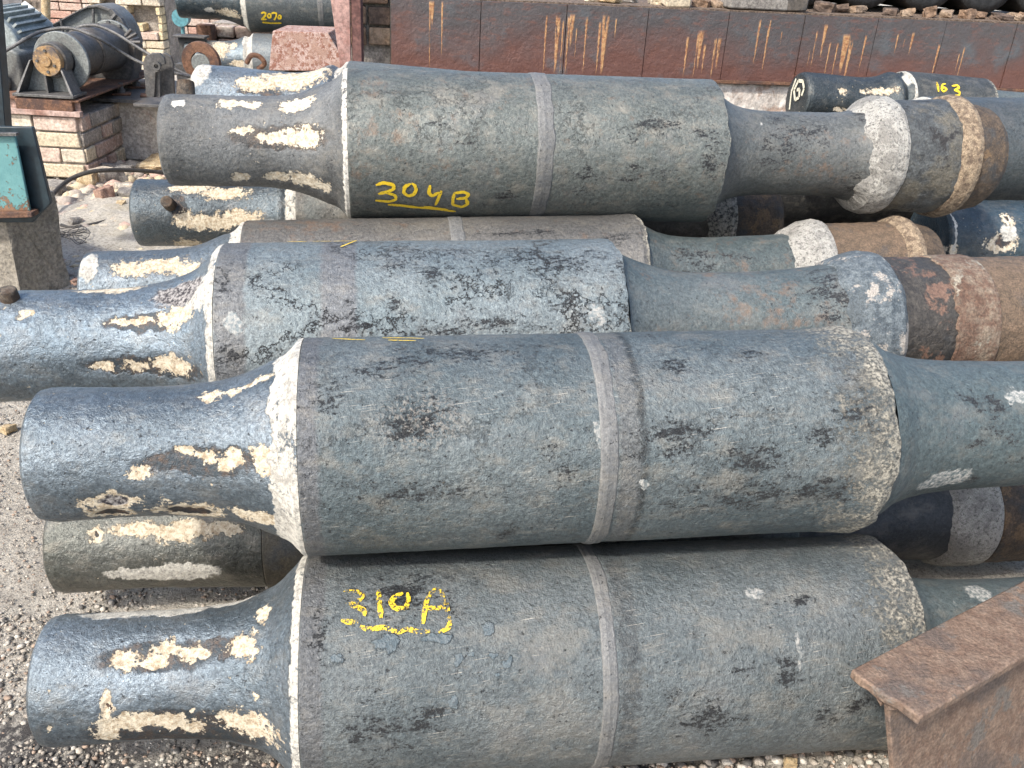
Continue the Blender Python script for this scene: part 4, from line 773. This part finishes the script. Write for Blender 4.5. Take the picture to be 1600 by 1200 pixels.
rg = at(315, 97, 5.3); rgo = empty('rusty_ring', (rg.x, rg.y, rg.z-.1), 'rust-brown steel ring standing at the far left behind the scarred neck', 'ring')
MB().ring(rg, (.12, 1, .1), .112, .055, .03, 56).build('rim', RUST, rgo, .003)
MB().cyl(rg+Vector((0, -.02, -.005)), rg+Vector((0, .06, 0)), .053, n=32).build('hub', STEELG, rgo, .004)
MB().box((rg.x, rg.y+.08, (rg.z-.1)/2), (.2, .14, rg.z-.1)).build('rest', CONC, rgo)
tb = at(281, 28, 6.9); tbo = tag(MB().cyl(tb, tb+Vector((0, .06, 0)), .06, n=24).cyl(tb+Vector((0, .03, 0)), (tb.x, tb.y+.03, 0), .012, n=10).build('marker_post', rough_mat('teal_paint', [(.08, .24, .28), (.12, .30, .33)], 10, .001, .5)), 'teal round marker on a post left of the far roll numbered 2070', 'post')
# chipped pink steel block and brown column
pb_ = empty('steel_block', (-1.18, 5.0, 0), 'big steel block with chipped pink paint left of the brown column', 'block')
CH = rough_mat('chipped_pink_paint', [(.50, .38, .34), (.26, .12, .085), (.38, .25, .20)], 55, .006, thr=(.46, .54))
MB().prism([at(x, y, 4.88) for x, y in [(426, 48), (512, 51), (534, 88), (534, 112), (420, 110)]], (0, .3, 0)).build('plate_body', CH, pb_, .004)
MB().box((-1.2, 5.08, .3), (.22, .2, .6)).build('foot', CONC, pb_)
hk = at(400, 93, 4.9); tag(MB().tube([hk+Vector((-.05, 0, -.02)), hk+Vector((-.02, -.01, .02)), hk+Vector((.02, 0, .015)), hk+Vector((.04, .01, -.02)), hk+Vector((.0, .03, -.05))], .013).build('shackle', RUST), 'small brown rusty shackle beside the chipped pink block', 'shackle')
pc = empty('steel_column', (-.87, 4.45, 0), 'reddish brown steel column between pink block and brick panel', 'column')
tl, tr, bl, br_ = at(508, -60, 4.2), at(545, -60, 4.2), at(531, 100, 4.2), at(548, 100, 4.2)
MB().prism([tl, tr, br_, (br_.x, 4.2, 0), (br_.x-.09, 4.2, 0), bl], (0, .02, 0)).build('front_flange', rough_mat('red_lead_faded', [(.28, .15, .125), (.38, .24, .21), (.22, .10, .075)], 14, .002), pc, .002)
MB().prism([(br_.x+.002, 4.21, 0), (br_.x+.045, 4.21, 0), (tr.x+.045, 4.21, tr.z), (tr.x+.002, 4.21, tr.z)], (0, .06, 0)).build('web', rough_mat('shaded_red_lead', [(.10, .045, .04), (.15, .075, .065)], 14, .002), pc, .002)  # side face in a darker red, its shade put into the colour
# long steel-faced ledge
LP0 = Vector((-.637, 4.3)); LD = (Vector((2.463, 4.9))-LP0).normalized(); LN = Vector((-LD.y, LD.x)); LA = math.atan2(LD.y, LD.x)
def lp(s, off, z): p = LP0+LD*s+LN*off; return Vector((p.x, p.y, z))
lw = empty('steel_faced_wall', lp(1.5, .3, 0), 'long low wall faced with dark red-brown steel plates behind the pile', 'wall')
lwi = empty('x', (0, 0, 0)); bpy.data.objects.remove(lwi)
def panel_mat():
    g = NG('rust_streaked_plate'); P = g.obj; S = g.sep(P)
    n = g.noise(P, 6, 5, .6); f = g.noise(P, 60, 6, .7)
    hgt = g.M('ADD', S[2], g.M('MULTIPLY', g.M('SUBTRACT', g.noise(P, 3, 3), .5), .45))
    c = g.mix(g.st(hgt, .80, .98), (.122, .057, .044), (.078, .070, .070)); c = g.mix(g.st(n, .56, .74), c, (.09, .10, .108))
    c = g.mix(g.st(g.noise(g.V('MULTIPLY', P, (1, 1, 3)), 14, 5, .7), .52, .66, 0, .6), c, (.16, .075, .055))
    # rust drips: (s, ztop, zbottom, halfwidth)
    tex = g.noise(g.V('MULTIPLY', P, (60, 60, 9)), 1, 4, .7); wob = g.M('MULTIPLY', g.M('SUBTRACT', g.noise(g.comb(0, 0, S[2]), 22, 2), .5), .012)
    m = None
    for i, (s, zt, zb, hw) in enumerate([(.175, 1.04, .74, .004), (.185, 1.04, .93, .010), (.23, 1.04, .80, .004), (.71, 1.0, .74, .005), (.765, 1.0, .74, .012), (.79, .98, .74, .004), (.815, 1.0, .74, .006), (.83, 1.01, .86, .012), (.855, .95, .80, .003), (.90, 1.0, .75, .005), (.965, .98, .74, .006), (.99, 1.01, .74, .016), (1.04, 1.0, .9, .004),
        (1.40, .93, .74, .006), (1.45, .95, .74, .005), (1.465, .96, .78, .012), (1.49, .9, .76, .006), (1.54, .93, .74, .007), (1.56, .93, .78, .009), (1.75, 1.02, .80, .006), (1.80, 1.02, .76, .006), (1.87, .97, .9, .003), (2.05, .98, .8, .004), (2.09, 1.01, .85, .009), (2.13, .93, .74, .004), (2.17, .93, .74, .004), (2.21, .97, .78, .020), (2.24, .95, .74, .010), (2.31, .97, .78, .005), (2.03, .9, .8, .002), (2.48, .98, .88, .005), (2.56, .99, .88, .007), (2.52, .96, .9, .002), (2.715, .94, .76, .006), (2.86, .93, .76, .004), (2.84, .9, .8, .003)]):
        dx = g.M('ABSOLUTE', g.M('ADD', g.M('SUBTRACT', S[0], s-1.5), wob))
        t = g.st(S[2], zb, zt, .25, 1.0); k = g.M('DIVIDE', dx, g.M('MULTIPLY', t, hw)); k = g.st(k, 1.25, .75)
        k = g.M('MULTIPLY', k, g.M('MULTIPLY', g.st(S[2], zb, zb+.04), g.st(S[2], zt, zt-.015)))
        m = k if m is None else g.M('MAXIMUM', m, k)
    m = g.M('MULTIPLY', m, g.st(tex, .38, .46)); c = g.mix(m, c, g.mix(g.st(f, .4, .6), (.30, .13, .06), (.50, .30, .14)))
    g.bump(g.M('ADD', g.M('ADD', g.M('MULTIPLY', n, 3), f), g.M('MULTIPLY', m, .3)), .004); return g.done(c, g.st(n, .3, .7, .38, .6), .15)
PMAT = panel_mat()
bounds = [0, .405, .803, 1.192, 1.591, 1.975, 2.357, 2.726, 3.117, 3.5, 3.9]
Mw = Matrix.Translation(lp(1.5, 0, 0)) @ Matrix.Rotation(LA, 4, 'Z')
lw.location = lp(1.5, 0, 0); lw.rotation_euler = (0, 0, LA)
for i in range(len(bounds)-1):
    a, b = bounds[i]-1.5+.002, bounds[i+1]-1.5-.002
    n1, n2 = 14, 12; U, W_ = np.meshgrid(np.linspace(a, b, n1), np.linspace(.738, 1.046, n2), indexing='ij'); D = .0015*fbm(U*4, W_*4, U*0+i, 3)+.002*math.sin(i*2.1)
    me = gridmesh('steel_plate', np.stack([U, D, W_], -1), False, smooth=False)
    o = obj('steel_plate', me, PMAT, lw); sm = o.modifiers.new('t', 'SOLIDIFY'); sm.thickness = .012; sm.offset = 1 if False else -1
def lbox(name, s0, s1, o0, o1, z0, z1, mat, parent=lw, bevel=.0):
    mb = MB().box(((s0+s1)/2-1.5, (o0+o1)/2, (z0+z1)/2), (s1-s0, o1-o0, z1-z0)); me = mesh(name, mb.v, mb.f); bm = bmesh.new(); bm.from_mesh(me); bmesh.ops.recalc_face_normals(bm, faces=bm.faces[:]); bm.to_mesh(me); bm.free()
    o = obj(name, me, mat, parent)
    if bevel: b = o.modifiers.new('b', 'BEVEL'); b.width = bevel; b.segments = 2
    return o
lbox('top_slab', 0, 3.9, .03, .9, .75, 1.04, DKBROWN, bevel=.003)
lbox('grit_bed', 0.02, 3.88, .02, .88, 1.041, 1.052, rough_mat('brown_grit', [(.10, .07, .05), (.26, .19, .14)], 60, .01))
lbox('bottom_angle', -.0, 3.9, -.018, .03, .722, .737, RUST, bevel=.002)
lbox('whitewashed_base', -.22, 3.9, .012, .5, 0, .72, WHITEW, bevel=.004)
bp = empty('brick_wall', lp(-.10, .05, 0), 'narrow dark brown brick wall between column and steel-faced wall', 'wall')
bricks('courses', DB, lp(-.19, .06, .83), (LD.x, LD.y, 0), 14, 1, .18, .075, .1, .012, bp, seed=21, z0=.83)
MB().box(lp(-.105, .16, .9), (.21, .12, 1.9), rz=LA).build('mortar', MORT, bp)
for c in list(lw.children):
    if c.name.startswith('whitewashed'): pass
TARRED = rough_mat('tarred_black_steel', [(.012, .013, .014), (.03, .032, .034)], 30, .002, rough=.6)
# rubble on the ledge
k = 0
ORD = ['first', 'second', 'third', 'fourth', 'fifth', 'sixth', 'seventh', 'eighth', 'ninth', 'tenth', 'eleventh', 'twelfth', 'thirteenth', 'fourteenth', 'fifteenth', 'sixteenth', 'seventeenth', 'eighteenth', 'nineteenth', 'twentieth', 'twenty-first', 'twenty-second', 'twenty-third', 'twenty-fourth', 'twenty-fifth', 'twenty-sixth']
CN = {CB[0].name: 'cream', YS.name: 'yellow', RS.name: 'reddish', GS.name: 'grey', RB[0].name: 'brick-red', DB[0].name: 'brown', DB[1].name: 'dark', DB[2].name: 'tan', CS.name: 'pale'}
for row in range(26):
    s = .95+row*.108+random.uniform(-.02, .02); m = random.choice([CB[0], YS, RS, GS, RB[0]] if row < 5 else [DB[0], DB[2], DB[0], DB[1]])
    sz = (random.uniform(.05, .11), random.uniform(.05, .09), random.uniform(.03, .05)); p = lp(s, .10+random.uniform(-.02, .12), 1.052+sz[2]*.45)
    stone('rubble_stone', p, sz, m, CN[m.name]+' rubble piece on the steel-faced wall, '+ORD[row]+' from the left in its row', 'rubble', 'rubble pieces on the steel-faced wall', rz=random.uniform(0, 3), seed=100+row)
for i, (s, lb) in enumerate([(1.35, 'squared cream brick lying on the ledge above the rust-streaked plates'), (1.75, 'long dark stone block lying on the ledge'), (1.93, 'blackened block on the ledge right of the long stone')]):
    o = MB().box((0, 0, 0), ((.12, .30, .13)[i], .12, .085), jit=.006).build('loose_block', [CB[0], GS, STEELD][i], None, .008); o.location = lp(s, .09, 1.097); o.rotation_euler[2] = LA; tag(o, lb, 'block')
for i in range(5):
    r_ = .165; p0 = lp(2.10+i*.335, .22, 1.052+r_+.018)
    o = empty('dark_roll_end', p0, 'dark roll end on the steel-faced wall, '+ORD[i]+' from the left of its row', 'roll', 'dark rolls on the steel-faced wall', rz=LA)
    P_ = [(-.17, 0), (-.17, .10), (-.16, .12), (-.05, .118), (.05, .122), (.10, .12)]
    yy = lathe('barrel', [(-.30, 0), (-.30, .11), (-.29, r_), (.6, r_), (.61, 0)], o, TARRED, ns=20, na=60); yy.rotation_euler = (0, 0, R(90))
    yy.location = (0, .35, 0)
# ================================================================ left foreground: steel cabinet on a concrete pedestal
cab = empty('teal_cabinet', (-1.95, 3.3, .36), 'peeling teal steel cabinet edge on the concrete pedestal at the left', 'cabinet')
def teal():
    g = NG('peeling_teal_paint'); P = g.obj; n = g.noise(P, 9, 6, .7); f = g.noise(P, 50, 6, .75); z = g.sep(P)[2]
    c = g.mix(g.st(n, .35, .65), (.075, .20, .21), (.12, .27, .27)); r_ = g.st(g.M('ADD', f, g.st(z, .10, -.02, 0, .16)), .60, .63)
    c = g.mix(r_, c, g.mix(g.st(n, .4, .6), (.13, .06, .035), (.25, .15, .09))); g.bump(g.M('SUBTRACT', f, r_), .002); return g.done(c, .5)
MB().prism([at(-140, 213, 3.05), at(23, 213, 3.05), at(47, 330, 3.05), at(-110, 332, 3.05)], (0, .012, 0)).build('front_panel', teal(), cab, .003)
MB().prism([at(-140, 208, 3.03), at(25, 208, 3.03), at(25.5, 213, 3.03), at(-140, 213, 3.03)], (0, .02, 0)).build('top_edge', STEELM, cab, .001)
MB().prism([at(-110, 334, 3.03), at(49, 332, 3.03), at(50, 340, 3.03), at(-110, 344, 3.03)], (0, .05, 0)).build('bottom_flange', RUST, cab, .002)
dp = empty('dark_steel_plate', (-1.9, 3.5, .36), 'dark blue-black steel plate standing behind the teal cabinet', 'plate')
DPM = rough_mat('blue_black_steel', [(.010, .022, .030), (.016, .032, .042)], 6, .001, rough=.5)
MB().prism([at(-90, 196, 3.09), at(50, 199, 3.09), at(79, 318, 3.09), at(50, 348, 3.09), at(-50, 348, 3.09)], (0, .02, 0)).build('plate', DPM, dp, .003)
MB().prism([at(-60, -60, 3.4), at(-12, -60, 3.4), at(9, 205, 3.4), at(-60, 205, 3.4)], (0, .05, 0)).build('upright', DPM, dp, .003)
cp = at(106, 450, 3.2); top = at(78, 306, 3.26)
def rough_prism(name, pts, off, mat, label, cat, cuts=10, amp=.012):
    mb = MB().prism(pts, off); me = mesh(name, mb.v, mb.f); bm = bmesh.new(); bm.from_mesh(me); bmesh.ops.recalc_face_normals(bm, faces=bm.faces[:])
    bmesh.ops.triangulate(bm, faces=bm.faces[:]); 
    for _ in range(4): bmesh.ops.subdivide_edges(bm, edges=bm.edges[:], cuts=1, use_grid_fill=False)
    for v in bm.verts:
        c = v.co; d = fbm(np.array([c.x*7]), np.array([c.y*7]), np.array([c.z*7]), 4)[0]; d2 = fbm(np.array([c.x*7+9]), np.array([c.y*7]), np.array([c.z*7]), 4)[0]
        v.co += Vector((d*amp, d2*amp, 0))
    bm.to_mesh(me); bm.free(); return tag(obj(name, me, mat), label, cat)
hz0 = lambda x, y, z=.0: (lambda d: CAM+d*((z-CAMH)/d.z))(FW+RT*((x-800)/FPX)+UP*((600-y)/FPX))
c0 = at(78, 304, 3.22)
q1, q2 = hz0(36, 470), hz0(110, 444); zt = c0.z-.01
pts = [(-2.7, q1.y+.25, -.03), (q1.x, q1.y, -.03), (q2.x, q2.y, -.03), (-2.5, q2.y+.4, -.03)]
rough_prism('concrete_pedestal', pts, (0, 0, zt+.03), CONC, 'rough concrete pedestal under the teal cabinet at the left edge', 'pedestal')
# hoses and wire
hz = lambda x, y, z=.02: (lambda d: CAM+d*((z-CAMH)/d.z))(FW+RT*((x-800)/FPX)+UP*((600-y)/FPX))
tag(MB().tube([hz(*p) for p in [(70, 318, .08), (90, 296, .09), (110, 280, .10), (135, 270, .12), (165, 266, .12), (210, 266, .09), (262, 270, .05), (330, 276, .03)]], .011).build('hose', BLACKR), 'black hose curving along the foot of the brick pier', 'hose')
tag(MB().tube([hz(*p) for p in [(96, 352), (112, 356), (140, 352), (170, 344), (210, 330), (260, 312)]], .009).build('hose', BLACKR), 'thin black hose crossing the bare ground to the stubby-pinned roll', 'hose')
mb = MB()
for j in range(6):
    c = hz(108+j*3, 362+j*3); mb.tube([c+Vector((.07*math.cos(t*1.1+j)*(1-.06*t), .06*math.sin(t*1.1+j*2), .01+.012*math.sin(t*2.3+j))) for t in range(8)], .0016, 5)
tag(mb.build('wire_tangle', STEELD), 'tangle of thin dark wire at the end of the thin hose', 'wire')
# ================================================================ I-beam at the lower right
bz = .40
hp = lambda x, y, z: (lambda d: CAM+d*((z-CAMH)/d.z))(FW+RT*((x-800)/FPX)+UP*((600-y)/FPX))
p1 = hp(1330, 1046, bz); p2 = hp(1437, 1122, bz); dr = (hp(1600, 1026, bz)-p2); dr.z = 0; dr.normalize(); sd2 = (p2-p1); wfl = sd2.length; 
ib = empty('steel_beam', (p1.x, p1.y, 0), 'rusty brown steel I-beam in the lower right corner before the front roll', 'beam')
IBM = rough_mat('rusty_beam_steel', [(.17, .108, .075), (.25, .175, .125), (.14, .105, .085), (.16, .14, .12)], 40, .006, rough=.65)
LB = .52; tf = .016
def jag(pa, pb, n=10, a=.004):
    rnd = random.Random(4); return [pa.lerp(pb, i/n)+dr*(rnd.uniform(-a, a) if 0 < i < n else 0) for i in range(n+1)]
e = jag(p1, p2); top_pts = e+[p2+dr*LB, p1+dr*LB]
MB().prism(top_pts, (0, 0, -tf)).build('top_flange', IBM, ib, .003)
mid = p1.lerp(p2, .52); sn = sd2.normalized(); tw = .009
SK = Vector((.30, 0, -1))
def vb(z): return [mid-sn*tw/2+Vector((0, 0, z-bz)), mid+sn*tw/2+Vector((0, 0, z-bz)), mid+sn*tw/2+dr*LB+Vector((0, 0, z-bz)), mid-sn*tw/2+dr*LB+Vector((0, 0, z-bz))]
MB().prism([v+dr*.006 if i < 2 else v for i, v in enumerate(vb(bz-tf-.001))], SK*(bz-tf-.03)).build('web', IBM, ib, .002)
mb = MB()
for sg in (-1, 1):
    m0 = mid+Vector((0, 0, -tf-.001)); mb.prism([m0+sn*sg*tw/2+dr*.006, m0+sn*sg*(tw/2+.014)+dr*.004, m0+sn*sg*tw/2+Vector((0, 0, -.014))+dr*.006], dr*LB)
mb.build('fillet', IBM, ib)
bo = SK*(bz-.016)
MB().prism([p1+bo, p2+bo, p2+dr*LB+bo, p1+dr*LB+bo], (0, 0, -.016)).build('bottom_flange', IBM, ib, .003)
